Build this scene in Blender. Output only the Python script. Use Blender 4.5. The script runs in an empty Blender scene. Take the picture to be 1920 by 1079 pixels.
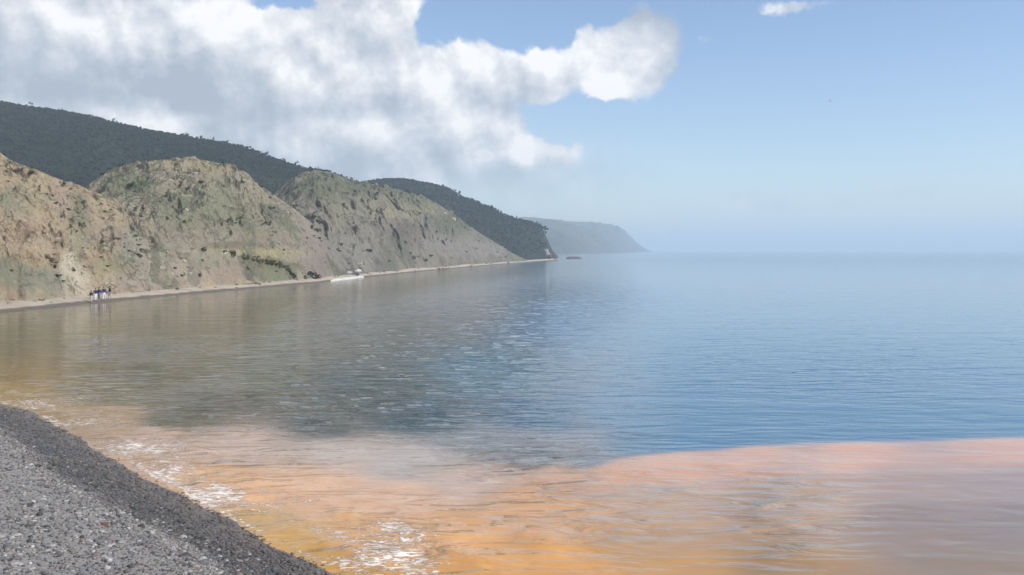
import bpy, math, random
import numpy as np
from mathutils import Vector, Matrix

random.seed(7)
RNG = np.random.default_rng(11)
scene = bpy.context.scene
COL = scene.collection

# ------------------------------------------------------------------ camera
H = 6.0                      # eye height above the water
F = 1663.0                   # focal length in photo pixels (1920 wide)
CX, CY, HORIZON = 960.0, 539.5, 470.0
PITCH = math.atan((CY - HORIZON) / F)
cam_data = bpy.data.cameras.new('camera')
cam_data.sensor_width = 36.0
cam_data.lens = 36.0 * F / 1920.0
cam_data.clip_start = 0.1
cam_data.clip_end = 60000.0
cam = bpy.data.objects.new('camera', cam_data)
cam.location = (0, 0, H)
cam.rotation_euler = (math.pi / 2 - PITCH, 0, 0)
COL.objects.link(cam)
scene.camera = cam

# ------------------------------------------------------------------ light
SUN_DIR = Vector((0.74, -0.30, 0.60)).normalized()      # towards the sun
SUN_EL = math.asin(SUN_DIR.z)
SUN_AZ = math.atan2(SUN_DIR.x, SUN_DIR.y)
SUN_STRENGTH = 3.2
SKY_STRENGTH = 0.115
HAZE_DENSITY = 0.00046
sun_data = bpy.data.lights.new('sun', 'SUN')
sun_data.energy = SUN_STRENGTH
sun_data.angle = math.radians(0.5)
sun_data.color = (1.0, 0.95, 0.87)
sun = bpy.data.objects.new('sun', sun_data)
sun.rotation_euler = (-SUN_DIR).to_track_quat('-Z', 'Y').to_euler()
sun.location = (0, 0, 150)
COL.objects.link(sun)

scene.render.engine = 'CYCLES'
scene.view_settings.view_transform = 'Standard'
scene.view_settings.look = 'None'
scene.view_settings.exposure = 0.40
scene.view_settings.gamma = 1.0
scene.view_settings.use_curve_mapping = False
scene.cycles.use_denoising = True
scene.cycles.max_bounces = 6
scene.cycles.volume_bounces = 3
scene.cycles.caustics_reflective = False
scene.cycles.caustics_refractive = False


# ------------------------------------------------------------------ node helpers
class Nodes:
    def __init__(self, tree):
        self.t = tree
        tree.nodes.clear()

    def new(self, kind, **kw):
        n = self.t.nodes.new(kind)
        for k, v in kw.items():
            setattr(n, k, v)
        return n

    def put(self, sock, v):
        if v is None:
            return
        if hasattr(v, 'is_output') or isinstance(v, bpy.types.NodeSocket):
            self.t.links.new(v, sock)
        else:
            if isinstance(v, (tuple, list)) and sock.type == 'RGBA' and len(v) == 3:
                v = (*v, 1.0)
            sock.default_value = v

    def math(self, op, a, b=None, c=None, clamp=False):
        n = self.new('ShaderNodeMath', operation=op, use_clamp=clamp)
        for i, v in enumerate((a, b, c)):
            self.put(n.inputs[i], v)
        return n.outputs[0]

    def vmath(self, op, a, b=None, out=0):
        n = self.new('ShaderNodeVectorMath', operation=op)
        self.put(n.inputs[0], a)
        if b is not None:
            if op == 'SCALE':
                self.put(n.inputs['Scale'], b)
            else:
                self.put(n.inputs[1], b)
        return n.outputs[out]

    def step(self, v, lo, hi, a=0.0, b=1.0, mode='SMOOTHSTEP'):
        n = self.new('ShaderNodeMapRange', interpolation_type=mode)
        for i, x in enumerate((v, lo, hi, a, b)):
            self.put(n.inputs[i], x)
        return n.outputs[0]

    def mix(self, f, a, b, blend='MIX'):
        n = self.new('ShaderNodeMix', data_type='RGBA', blend_type=blend)
        self.put(n.inputs[0], f)
        self.put(n.inputs[6], a)
        self.put(n.inputs[7], b)
        return n.outputs[2]

    def noise(self, vec, scale=1.0, detail=5.0, rough=0.55, dist=0.0, out=0, kind='FBM'):
        n = self.new('ShaderNodeTexNoise', noise_dimensions='3D')
        n.noise_type = kind
        self.put(n.inputs['Vector'], vec)
        self.put(n.inputs['Scale'], scale)
        self.put(n.inputs['Detail'], detail)
        self.put(n.inputs['Roughness'], rough)
        self.put(n.inputs['Distortion'], dist)
        return n.outputs[out]

    def voronoi(self, vec, scale=1.0, feature='F1', out='Distance'):
        n = self.new('ShaderNodeTexVoronoi', feature=feature)
        self.put(n.inputs['Vector'], vec)
        self.put(n.inputs['Scale'], scale)
        return n.outputs[out]

    def ramp(self, f, stops, mode='LINEAR'):
        n = self.new('ShaderNodeValToRGB')
        cr = n.color_ramp
        cr.interpolation = mode
        while len(cr.elements) < len(stops):
            cr.elements.new(0.5)
        for e, (p, c) in zip(cr.elements, stops):
            e.position = p
            e.color = (*c, 1.0)
        self.put(n.inputs[0], f)
        return n.outputs[0]

    def scaled(self, vec, s):
        n = self.new('ShaderNodeMapping')
        self.put(n.inputs['Vector'], vec)
        n.inputs['Scale'].default_value = s
        return n.outputs[0]

    def bump(self, height, strength, distance, normal=None):
        n = self.new('ShaderNodeBump')
        self.put(n.inputs['Strength'], strength)
        self.put(n.inputs['Distance'], distance)
        self.put(n.inputs['Height'], height)
        if normal is not None:
            self.put(n.inputs['Normal'], normal)
        return n.outputs[0]

    def attr(self, name, out='Color'):
        n = self.new('ShaderNodeAttribute', attribute_name=name)
        return n.outputs[out]

    def surface(self, color, rough=0.9, normal=None, spec=0.3, ior=None, coat=None):
        p = self.new('ShaderNodeBsdfPrincipled')
        self.put(p.inputs['Base Color'], color)
        self.put(p.inputs['Roughness'], rough)
        self.put(p.inputs['Specular IOR Level'], spec)
        if ior:
            p.inputs['IOR'].default_value = ior
        if normal is not None:
            self.put(p.inputs['Normal'], normal)
        o = self.new('ShaderNodeOutputMaterial')
        self.t.links.new(p.outputs[0], o.inputs['Surface'])
        return p


def new_mat(name):
    m = bpy.data.materials.new(name)
    m.use_nodes = True
    return m, Nodes(m.node_tree)


# ------------------------------------------------------------------ pixel <-> place
def ray(px, py):
    """direction (y = 1) of a photograph pixel seen from the camera position"""
    a = (px - CX) / F
    b = (CY - py) / F
    c, s = math.cos(PITCH), math.sin(PITCH)
    dy = c + b * s
    dz = -s + b * c
    return a / dy, 1.0, dz / dy


def on_water(px, py):
    d = ray(px, py)
    D = H / -d[2]
    return d[0] * D, D


def to_pixel(X, Y, Z):
    c, s = math.cos(PITCH), math.sin(PITCH)
    Z = Z - H
    depth = Y * c - Z * s
    up = Y * s + Z * c
    depth = np.maximum(depth, 0.05)
    return CX + F * X / depth, CY - F * up / depth


# ------------------------------------------------------------------ world: sky with clouds, by direction
world = bpy.data.worlds.new('World')
scene.world = world
world.use_nodes = True
W = Nodes(world.node_tree)


def az_el(px, py):
    d = Vector(ray(px, py)).normalized()
    return math.atan2(d.x, d.y), math.asin(d.z)


def build_world():
    tc = W.new('ShaderNodeTexCoord').outputs['Generated']
    sky = W.new('ShaderNodeTexSky', sky_type='NISHITA')
    sky.sun_disc = False
    sky.sun_elevation = SUN_EL
    sky.sun_rotation = SUN_AZ
    sky.altitude = 0
    sky.air_density = 1.0
    sky.dust_density = 0.5
    sky.ozone_density = 1.6
    sep = W.new('ShaderNodeSeparateXYZ')
    W.put(sep.inputs[0], tc)
    az = W.math('ARCTAN2', sep.outputs[0], sep.outputs[1])
    el = W.math('ARCSINE', sep.outputs[2])
    comb = W.new('ShaderNodeCombineXYZ')
    W.put(comb.inputs[0], az)
    W.put(comb.inputs[1], el)
    P = comb.outputs[0]
    # billowing warp of the cloud shapes
    w1 = W.noise(P, 13.0, 6.0, 0.6, out=1)
    w1 = W.vmath('SUBTRACT', w1, (0.5, 0.5, 0.5))
    w1 = W.vmath('MULTIPLY', w1, (0.085, 0.065, 0.0))
    Pw = W.vmath('ADD', P, w1)

    def blobs(Pin, lst, soft=False):
        acc = None
        for (px, py, rx, ry, g) in lst:
            a, e = az_el(px, py)
            d = W.vmath('SUBTRACT', Pin, (a, e, 0))
            k_ = 1.0 if soft else 1.08
            d = W.vmath('MULTIPLY', d, (F / rx / k_, F / ry / k_, 0))
            q = W.vmath('DOT_PRODUCT', d, d, out=1)
            if soft:
                v = W.math('EXPONENT', W.math('MULTIPLY', q, -1.0))
                v = W.math('MULTIPLY', v, g)
                acc = v if acc is None else W.math('ADD', acc, v)
            else:
                v = W.math('MULTIPLY', W.math('SUBTRACT', 1.0, q), g)
                acc = v if acc is None else W.math('SMOOTH_MAX', acc, v, 0.25)
        return acc

    cover = [  # photo px centre, radii, weight
        (-300, 80, 620, 260, 1.2), (100, 90, 420, 160, 1.2), (420, 60, 240, 200, 1.1), (690, 100, 190, 190, 1.1),
        (620, 240, 260, 90, 1.0), (880, 130, 110, 110, 1.0), (930, 100, 90, 80, 1.0), (1010, 130, 110, 85, 1.0),
        (1120, 100, 110, 75, 1.0), (1205, 90, 62, 85, 0.9), (1150, 150, 60, 40, 0.9), (900, 230, 110, 60, 0.9),
        (980, 285, 110, 36, 1.2), (780, 260, 200, 70, 0.9), (330, 235, 200, 70, 1.0), (680, 320, 220, 50, 1.0), (900, 250, 120, 60, 1.1),
        (770, 20, 70, 60, 1.0), (1225, 45, 26, 34, 0.5), (560, -90, 500, 90, 1.0), (1508, 15, 60, 10, 0.35),
        (1318, 75, 15, 8, 0.12), (470, 330, 300, 60, 0.8),
    ]
    gaps = [(520, 4, 50, 22, 1.6), (812, 55, 26, 34, 1.2), (985, 45, 70, 42, 1.6), (900, 10, 90, 34, 1.5), (1085, 222, 90, 42, 1.0), (1060, 12, 110, 30, 1.2)]
    body = blobs(Pw, cover)
    hole = blobs(Pw, gaps, soft=True)
    fine = W.noise(P, 26.0, 8.0, 0.58)
    big = W.noise(P, 7.0, 6.0, 0.5)
    dens = W.math('SUBTRACT', body, hole)
    dens = W.math('ADD', dens, W.math('MULTIPLY', W.math('SUBTRACT', fine, 0.5), 0.9))
    # the same broken cloud cover goes on outside the frame
    out_az = W.step(W.math('ABSOLUTE', az), 0.62, 0.85)
    out_el = W.step(el, 0.34, 0.5)
    outside = W.math('MAXIMUM', out_az, out_el)
    gen = W.noise(W.vmath('MULTIPLY', tc, (1.0, 1.0, 2.6)), 2.2, 8.0, 0.55)
    left = W.step(az, -0.9, 0.3, 0.10, -0.06)
    gen = W.math('MULTIPLY', W.math('SUBTRACT', W.math('ADD', gen, left), 0.53), 6.0)
    gen = W.math('SUBTRACT', gen, W.step(el, 0.0, 0.12, 1.0, 0.0))
    dens = W.math('MAXIMUM', dens, W.math('SUBTRACT', gen, W.step(outside, 0.0, 1.0, 6.0, 0.0)))
    alpha = W.step(dens, 0.0, 0.5)
    veil = blobs(Pw, [(760, 320, 300, 60, 0.75), (560, 300, 260, 70, 0.5), (980, 335, 140, 40, 0.2), (1450, 382, 110, 14, 0.35), (1690, 352, 60, 14, 0.25), (-200, 250, 500, 120, 0.8)], True)
    vn = W.math('ADD', W.math('MULTIPLY', W.math('SUBTRACT', big, 0.5), 1.4), 1.0)
    veil = W.math('MULTIPLY', veil, vn, None, True)
    alpha = W.math('MAXIMUM', alpha, veil)
    # light on the clouds: bright sunlit billows, grey flat undersides
    lit = [(930, 70, 95, 70, 0.75), (1110, 95, 110, 50, 0.55), (1160, 155, 60, 30, 0.45), (410, 60, 120, 60, 0.45), (690, 70, 130, 75, 0.38),
           (820, 150, 140, 60, 0.30), (270, 228, 110, 26, 0.55), (975, 285, 95, 30, 0.75), (600, 240, 150, 30, 0.28), (880, 230, 90, 40, 0.35),
           (560, 150, 60, 70, 0.22), (30, 10, 200, 50, 0.25), (250, 30, 220, 60, 0.15), (770, 10, 80, 40, 0.35)]
    dark = [(120, 175, 260, 50, 0.20), (520, 200, 170, 34, 0.26), (690, 205, 110, 25, 0.18), (560, 300, 260, 40, 0.12), (740, 330, 160, 30, 0.10), (180, 110, 140, 40, 0.05)]
    b = W.math('SUBTRACT', blobs(Pw, lit, True), blobs(Pw, dark, True))
    # self shading: density here against density a little towards the sun
    Ps = W.vmath('ADD', P, (0.010, 0.020, 0.0))
    big_s = W.noise(Ps, 7.0, 6.0, 0.5)
    fine_s = W.noise(Ps, 26.0, 8.0, 0.58)
    sh = W.math('ADD', W.math('MULTIPLY', W.math('SUBTRACT', big, big_s), 3.4), W.math('MULTIPLY', W.math('SUBTRACT', fine, fine_s), 1.25))
    tone = W.math('ADD', W.math('ADD', W.math('MULTIPLY', b, 1.0), 0.34), sh)
    tone = W.math('ADD', tone, W.math('MULTIPLY', W.math('SUBTRACT', big, 0.5), 0.5), None)
    ccol = W.ramp(tone, [(0.0, (0.33, 0.375, 0.44)), (0.3, (0.43, 0.47, 0.53)), (0.62, (0.59, 0.61, 0.65)), (1.0, (0.84, 0.825, 0.83))])
    skyc = W.vmath('SCALE', sky.outputs[0], SKY_STRENGTH)
    skyc = W.vmath('MULTIPLY', skyc, (0.98, 1.0, 1.08))
    col = W.mix(W.math('MULTIPLY', alpha, 0.97), skyc, ccol)
    bg = W.new('ShaderNodeBackground')
    W.put(bg.inputs[0], col)
    bg.inputs[1].default_value = 1.0
    o = W.new('ShaderNodeOutputWorld')
    W.t.links.new(bg.outputs[0], o.inputs['Surface'])


build_world()


# ------------------------------------------------------------------ numpy noise
_perm = np.random.default_rng(3).permutation(256)
PERM = np.concatenate([_perm, _perm, _perm])
_g = np.random.default_rng(5).normal(size=(256, 3))
GRAD = _g / np.linalg.norm(_g, axis=1)[:, None]


def perlin(p):
    p = np.asarray(p, dtype=np.float64)
    i = np.floor(p).astype(np.int64)
    f = p - i
    i &= 255
    u = f * f * f * (f * (f * 6 - 15) + 10)
    res = 0
    for dx in (0, 1):
        wx = u[:, 0] if dx else 1 - u[:, 0]
        hx = PERM[i[:, 0] + dx]
        for dy in (0, 1):
            wy = u[:, 1] if dy else 1 - u[:, 1]
            hy = PERM[hx + ((i[:, 1] + dy) & 255)]
            for dz in (0, 1):
                wz = u[:, 2] if dz else 1 - u[:, 2]
                g = GRAD[PERM[hy + ((i[:, 2] + dz) & 255)]]
                d = g[:, 0] * (f[:, 0] - dx) + g[:, 1] * (f[:, 1] - dy) + g[:, 2] * (f[:, 2] - dz)
                res = res + wx * wy * wz * d
    return res * 1.6


def fbm(p, octaves=5, gain=0.5, ridged=False):
    p = np.array(p, dtype=np.float64)
    a, tot, norm = 1.0, 0.0, 0.0
    for k in range(octaves):
        n = perlin(p + k * 17.3)
        if ridged:
            n = 1 - 2 * np.abs(n)
        tot = tot + a * n
        norm += a
        a *= gain
        p = p * 2.03
    return tot / norm


def interp(x, pts):
    pts = sorted(pts)
    return np.interp(x, [p[0] for p in pts], [p[1] for p in pts])


def smooth(x, a, b):
    t = np.clip((x - a) / (b - a), 0, 1)
    return t * t * (3 - 2 * t)


# ------------------------------------------------------------------ object helpers
def props(o, label=None, category=None, group=None, kind=None):
    if label:
        o['label'] = label
    if category:
        o['category'] = category
    if group:
        o['group'] = group
    if kind:
        o['kind'] = kind
    return o


def mesh_obj(name, verts, faces, mat, parent=None, shade=True):
    me = bpy.data.meshes.new(name)
    verts = np.asarray(verts, dtype=np.float32)
    faces = np.asarray(faces, dtype=np.int32)
    k = faces.shape[1]
    me.vertices.add(len(verts))
    me.vertices.foreach_set('co', verts.ravel())
    me.loops.add(faces.size)
    me.loops.foreach_set('vertex_index', faces.ravel())
    me.polygons.add(len(faces))
    me.polygons.foreach_set('loop_start', np.arange(0, faces.size, k, dtype=np.int32))
    me.polygons.foreach_set('loop_total', np.full(len(faces), k, dtype=np.int32))
    me.polygons.foreach_set('use_smooth', np.full(len(faces), bool(shade)))
    me.update(calc_edges=True)
    me.validate()
    if mat:
        me.materials.append(mat)
    o = bpy.data.objects.new(name, me)
    COL.objects.link(o)
    if parent:
        o.parent = parent
    return o


def vcolor(o, name, rgb):
    rgb = np.asarray(rgb, dtype=np.float32)
    rgba = np.ones((len(rgb), 4), dtype=np.float32)
    rgba[:, :3] = rgb
    a = o.data.attributes.new(name, 'FLOAT_COLOR', 'POINT')
    a.data.foreach_set('color', rgba.ravel())


def vfloat(o, name, v):
    a = o.data.attributes.new(name, 'FLOAT', 'POINT')
    a.data.foreach_set('value', np.asarray(v, dtype=np.float32))


def grid_faces(nu, nv, flip=False):
    a = (np.arange(nu - 1)[:, None] * nv + np.arange(nv - 1)[None, :]).ravel()
    q = np.stack([a, a + 1, a + nv + 1, a + nv], 1)
    return q[:, ::-1] if flip else q


def empty(name, loc, label, category, group=None, rz=0.0):
    o = bpy.data.objects.new(name, None)
    o.empty_display_size = 0.3
    o.location = loc
    o.rotation_euler = (0, 0, rz)
    COL.objects.link(o)
    return props(o, label, category, group)


# ------------------------------------------------------------------ materials of the land
def slope_material(name, stops, green, green_amt, dark, stain=(0.30, 0.23, 0.19), unit=1.0, bump=0.85, veg_cut=(0.5, 0.62), pale=(0.5, 0.45, 0.35), dens=1.0):
    m, N = new_mat(name)
    co = N.new('ShaderNodeTexCoord').outputs['Object']
    big = N.noise(co, 0.055 / unit, 6, 0.6, 0.6)
    mid = N.noise(co, 0.28 / unit, 7, 0.62, 0.8)
    fin = N.noise(co, 1.7 / unit, 6, 0.65)
    streak = N.noise(N.scaled(co, (1.1 / unit, 1.1 / unit, 0.14 / unit)), 1.0, 6, 0.6, 1.2)
    f = N.math('ADD', N.math('MULTIPLY', big, 0.5), N.math('MULTIPLY', mid, 0.5))
    c = N.ramp(N.step(f, 0.38, 0.62, mode='LINEAR'), stops)
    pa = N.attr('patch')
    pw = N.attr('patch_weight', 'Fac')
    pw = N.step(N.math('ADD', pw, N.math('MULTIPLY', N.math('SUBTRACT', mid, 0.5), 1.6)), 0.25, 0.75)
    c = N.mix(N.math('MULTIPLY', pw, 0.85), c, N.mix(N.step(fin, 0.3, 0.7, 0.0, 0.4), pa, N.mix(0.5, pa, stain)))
    c = N.mix(N.math('MULTIPLY', N.step(streak, 0.52, 0.70), 0.45), c, stain)
    c = N.mix(N.math('MULTIPLY', N.step(N.noise(co, 0.6 / unit, 5, 0.6), 0.57, 0.72), 0.45), c, pale)
    v = N.noise(co, 0.085 / unit, 8, 0.66, 0.4)
    g = N.new('ShaderNodeNewGeometry')
    nz = N.new('ShaderNodeSeparateXYZ')
    N.put(nz.inputs[0], g.outputs['Normal'])
    veg = N.math('ADD', v, N.math('MULTIPLY', N.math('SUBTRACT', nz.outputs[2], 0.72), 0.22))
    vm = N.math('MULTIPLY', N.step(veg, veg_cut[0], veg_cut[1]), green_amt)
    gc = N.mix(N.step(fin, 0.35, 0.65), green, tuple(0.55 * x for x in green))
    c = N.mix(vm, c, gc)
    # scrub speckle: tufts and small stones
    vo = N.voronoi(co, 0.9 * dens / unit)
    size = N.noise(co, 0.4 / unit, 3, 0.5)
    sp = N.math('LESS_THAN', vo, N.step(size, 0.48, 0.75, 0.0, 0.34))
    c = N.mix(N.math('MULTIPLY', sp, 0.5), c, dark)
    c = N.mix(N.step(fin, 0.3, 0.7, 0.0, 0.35), c, tuple(0.55 * x for x in stain), 'MIX')
    pit = N.voronoi(N.vmath('ADD', co, N.vmath('SCALE', N.noise(co, 0.7 / unit, 3, 0.5, out=1), 1.6 * unit)), 0.42 / unit, 'DISTANCE_TO_EDGE')
    pz = N.math('MULTIPLY', N.step(pit, 0.02, 0.10, 1.0, 0.0), N.step(N.noise(co, 0.16 / unit, 4, 0.6), 0.50, 0.62))
    c = N.mix(N.math('MULTIPLY', pz, 0.6), c, tuple(0.35 * x for x in stain))
    mid = N.math('SUBTRACT', mid, N.math('MULTIPLY', pz, 0.12))
    hgt = N.math('ADD', N.math('MULTIPLY', mid, 1.6 * unit), N.math('ADD', N.math('MULTIPLY', fin, 0.35 * unit), N.math('MULTIPLY', streak, 0.5 * unit)))
    N.surface(c, 0.95, N.bump(hgt, bump, 1.0), spec=0.12)
    return m


M_near = slope_material('ochre_cliff', [(0.0, (0.20, 0.14, 0.095)), (0.35, (0.37, 0.285, 0.18)), (0.6, (0.41, 0.335, 0.21)), (1.0, (0.36, 0.26, 0.19))],
                        (0.155, 0.185, 0.11), 0.8, (0.05, 0.045, 0.025), unit=0.6, veg_cut=(0.52, 0.60), pale=(0.52, 0.44, 0.29))
M_mid = slope_material('green_tan_hill', [(0.0, (0.20, 0.17, 0.13)), (0.4, (0.31, 0.27, 0.195)), (0.7, (0.32, 0.295, 0.20)), (1.0, (0.30, 0.255, 0.205))],
                       (0.165, 0.18, 0.11), 0.8, (0.035, 0.04, 0.02), unit=0.8, veg_cut=(0.46, 0.56), pale=(0.40, 0.36, 0.26))
M_far = slope_material('grey_green_hill', [(0.0, (0.12, 0.11, 0.10)), (0.4, (0.205, 0.19, 0.155)), (0.7, (0.25, 0.23, 0.17)), (1.0, (0.20, 0.185, 0.16))],
                       (0.155, 0.175, 0.12), 0.7, (0.03, 0.035, 0.02), unit=1.6, veg_cut=(0.47, 0.57), pale=(0.34, 0.31, 0.26))
M_wood = slope_material('wooded_mountain', [(0.0, (0.010, 0.018, 0.016)), (0.6, (0.018, 0.028, 0.022)), (1.0, (0.035, 0.045, 0.03))],
                        (0.010, 0.020, 0.014), 0.8, (0.006, 0.010, 0.008), stain=(0.02, 0.02, 0.018), unit=6.0, bump=0.5, pale=(0.05, 0.055, 0.04))  # darkened tones carry the cloud shadow lying on the ridge
M_head = slope_material('dark_headland', [(0.0, (0.02, 0.028, 0.024)), (0.6, (0.035, 0.045, 0.035)), (1.0, (0.075, 0.075, 0.06))],
                        (0.018, 0.03, 0.02), 0.8, (0.012, 0.018, 0.012), stain=(0.04, 0.04, 0.038), unit=5.0, bump=0.5, pale=(0.11, 0.105, 0.09))
M_cape = slope_material('far_cape', [(0.0, (0.04, 0.055, 0.04)), (1.0, (0.12, 0.12, 0.09))],
                        (0.04, 0.06, 0.04), 0.8, (0.03, 0.04, 0.03), stain=(0.08, 0.08, 0.07), unit=10.0, bump=0.4, pale=(0.16, 0.15, 0.12))


# ------------------------------------------------------------------ hills
def water_line(px):
    y = interp(px, [(-400, 640), (-200, 610), (0, 586), (185, 567), (300, 556), (450, 543), (600, 530), (680, 520), (800, 508), (900, 499), (980, 492.5), (1040, 488), (1060, 487)])
    return y


def shore_D(px):
    y = water_line(px)
    b = (CY - y) / F
    c, s = math.cos(PITCH), math.sin(PITCH)
    return -H * (c + b * s) / (-s + b * c)


HILLS = {}


PATCH = {
    'near_cliff': [(128, 500, 13, 22, (.60, .53, .40), 1.5), (145, 525, 16, 22, (.60, .53, .40), 1.6), (155, 548, 30, 14, (.52, .45, .33), 1.2), (45, 525, 60, 32, (.20, .22, .15), .85), (100, 535, 20, 25, (.24, .25, .18), .8), (10, 500, 30, 25, (.17, .19, .12), .8),
                   (150, 405, 16, 45, (.15, .17, .10), 1.2), (25, 375, 40, 30, (.25, .25, .17), .8), (250, 465, 20, 28, (.28, .30, .24), 1.2), (70, 350, 25, 40, (.42, .345, .20), .9), (115, 370, 22, 30, (.37, .29, .22), .9),
                   (200, 440, 45, 30, (.36, .29, .22), .8), (215, 498, 38, 14, (.25, .25, .12), 1.1), (190, 520, 20, 20, (.45, .36, .20), 1.0), (100, 430, 60, 30, (.41, .33, .21), .7), (300, 480, 45, 30, (.34, .285, .22), .9), (250, 530, 60, 20, (.35, .295, .225), .9),
                   (340, 510, 60, 30, (.34, .29, .23), .9), (60, 575, 120, 12, (.46, .37, .26), 1.2), (145, 450, 8, 40, (.28, .30, .16), .9)],
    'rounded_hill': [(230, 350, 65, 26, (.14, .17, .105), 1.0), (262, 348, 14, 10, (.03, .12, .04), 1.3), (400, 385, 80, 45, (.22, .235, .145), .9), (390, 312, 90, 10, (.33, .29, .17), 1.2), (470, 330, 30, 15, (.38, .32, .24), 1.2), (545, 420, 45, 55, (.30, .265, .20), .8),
                     (490, 474, 65, 8, (.40, .35, .17), 1.6), (440, 460, 45, 6, (.15, .13, .085), 1.5), (440, 515, 45, 18, (.35, .26, .20), 1.2), (515, 514, 40, 13, (.14, .17, .09), 1.3), (330, 450, 60, 25, (.30, .265, .20), .8), (330, 410, 40, 20, (.2, .2, .12), .8), (600, 480, 30, 40, (.25, .215, .19), 1.2),
                     (480, 420, 50, 25, (.24, .225, .14), .8), (525, 499, 30, 6, (.10, .11, .035), 1.5), (495, 490, 30, 5, (.12, .12, .04), 1.4)],
    'far_slope': [(600, 350, 50, 28, (.11, .14, .075), 1.2), (690, 352, 70, 12, (.10, .13, .07), 1.3), (770, 378, 50, 12, (.09, .12, .065), 1.4), (850, 418, 35, 22, (.08, .115, .06), 1.3), (755, 392, 55, 18, (.33, .30, .19), 1.2), (720, 375, 40, 15, (.27, .25, .16), .9), (650, 480, 70, 40, (.255, .245, .21), 1.0),
                  (830, 455, 60, 22, (.26, .25, .215), .9), (760, 440, 30, 25, (.12, .095, .085), .9), (900, 470, 60, 18, (.26, .24, .21), 1.0), (640, 400, 30, 30, (.25, .24, .16), .8)],
}


def hill(name, label, mat, x0, x1, nu, nv, foot, ridge, ridge_D, prof=1.0, gully=1.0, gfreq=0.12, crag=0.6, cfreq=0.5, back=1.4, seed=0.0, step_amp=0.0, ridge_rough=0.15):
    """foot(px)->(D, z); ridge px->py list, ridge_D px->distance list. A relief with its own depth, foot to crest and over the back."""
    px = np.linspace(x0, x1, nu)
    fD, fz = foot(px)
    ry = interp(px, ridge)
    rD = interp(px, ridge_D)
    c, s = math.cos(PITCH), math.sin(PITCH)
    b = (CY - ry) / F
    dy = c + b * s
    dxr = (px - CX) / F / dy
    rz = H + rD * (-s + b * c) / dy
    rX, rY = dxr * rD, rD
    fdx = (px - CX) / F
    fX, fY = fdx * fD, fD
    nf = int(nv * 0.84)
    t = np.concatenate([np.linspace(0, 1, nf) ** 1.0, 1 + np.linspace(0, 1, nv - nf + 1)[1:] ** 1.6 * back])
    T = t[None, :]
    X = fX[:, None] + (rX - fX)[:, None] * T
    Y = fY[:, None] + (rY - fY)[:, None] * T
    tt = np.clip(T, 0, 1)
    P = np.sin(tt * math.pi / 2) ** prof
    m0, m1 = (fz - H) / fY, (rz - H) / rY
    Z = H + Y * (m0[:, None] + (m1 - m0)[:, None] * P)
    over = np.clip(T - 1, 0, None)
    Z = np.where(T > 1, rz[:, None], Z)
    Z = Z - (np.maximum(rz, 1.5)[:, None]) * (0.25 * over ** 1.3)
    shp = X.shape
    w = np.broadcast_to(smooth(tt, 0.0, 0.25) * (1 - (1 - ridge_rough) * smooth(tt, 0.72, 1.0)), shp)
    hgt = np.clip(np.abs(rz - fz), 0.3, None)[:, None] * np.ones_like(Z)
    h01 = np.clip(hgt / hgt.max(), 0.15, 1)
    pts = np.stack([X.ravel(), Y.ravel(), Z.ravel()], 1)
    # gullies run down the slope: noise across the slope, hardly changing down it
    uu = np.cumsum(np.concatenate([[0], np.hypot(np.diff(fX), np.diff(fY))]))[:, None] * np.ones_like(T)
    wob = fbm(pts * gfreq * 0.8 + seed, 4).reshape(shp)
    gp = np.stack([(uu * gfreq + wob * 1.6 + T * 0.5).ravel(), (T * np.ones_like(uu) * 2.6).ravel() + seed, np.full(uu.size, seed)], 1)
    g = fbm(gp, 4, 0.5, ridged=True).reshape(shp)
    cr = fbm(pts * np.array([1, 1, 0.7]) * cfreq + seed * 3.1, 7, 0.56).reshape(shp)
    rd = fbm(pts * cfreq * 0.45 + seed * 1.7, 6, 0.55, ridged=True).reshape(shp)
    disp = w * h01 * (gully * (g - 0.25) + crag * cr * 1.2 + crag * 1.1 * (rd - 0.2))
    if step_amp:
        led = perlin(np.stack([X.ravel() * cfreq * 0.25, Y.ravel() * cfreq * 0.25, Z.ravel() * cfreq * 1.8], 1)).reshape(shp)
        disp = disp + w * h01 * step_amp * np.tanh(led * 4)
    # push outwards along the rough slope direction (towards the sea) and up
    sx, sy = (fX - rX), (fY - rY)
    L = np.hypot(sx, sy) + 1e-6
    Xd = X + (sx / L)[:, None] * disp * 0.7
    Yd = Y + (sy / L)[:, None] * disp * 0.7
    Zd = Z + disp * 0.6 + w * 0.0
    Zd = Zd - np.where(T > 1, 0, 0)
    V = np.stack([Xd.ravel(), Yd.ravel(), Zd.ravel()], 1)
    o = mesh_obj(name, V, grid_faces(nu, len(t), flip=True), mat)
    props(o, label, kind='structure')
    ppx, ppy = to_pixel(V[:, 0], V[:, 1], V[:, 2])
    front = np.broadcast_to(T <= 1.0, shp).ravel()
    pc, pwt = np.zeros((len(V), 3)), np.zeros(len(V))
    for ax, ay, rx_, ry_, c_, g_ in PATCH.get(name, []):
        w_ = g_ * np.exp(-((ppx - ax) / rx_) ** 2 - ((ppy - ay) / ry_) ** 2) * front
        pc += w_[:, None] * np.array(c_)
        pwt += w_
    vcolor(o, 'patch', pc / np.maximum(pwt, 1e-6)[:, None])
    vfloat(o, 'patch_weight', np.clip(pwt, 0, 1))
    HILLS[name] = (V, ppx, ppy, front)
    return o


def foot_beach(extra=8.0, z=0.8):
    def f(px):
        q = np.stack([px * 0.02, px * 0, px * 0 + extra], 1)
        n = fbm(q, 3, 0.5)
        k = np.clip(shore_D(px) / 150, 0.7, 2)
        return shore_D(px) + extra * 0.72 + 3.2 * n * k, np.full_like(px, z) - 0.1
    return f


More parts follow.
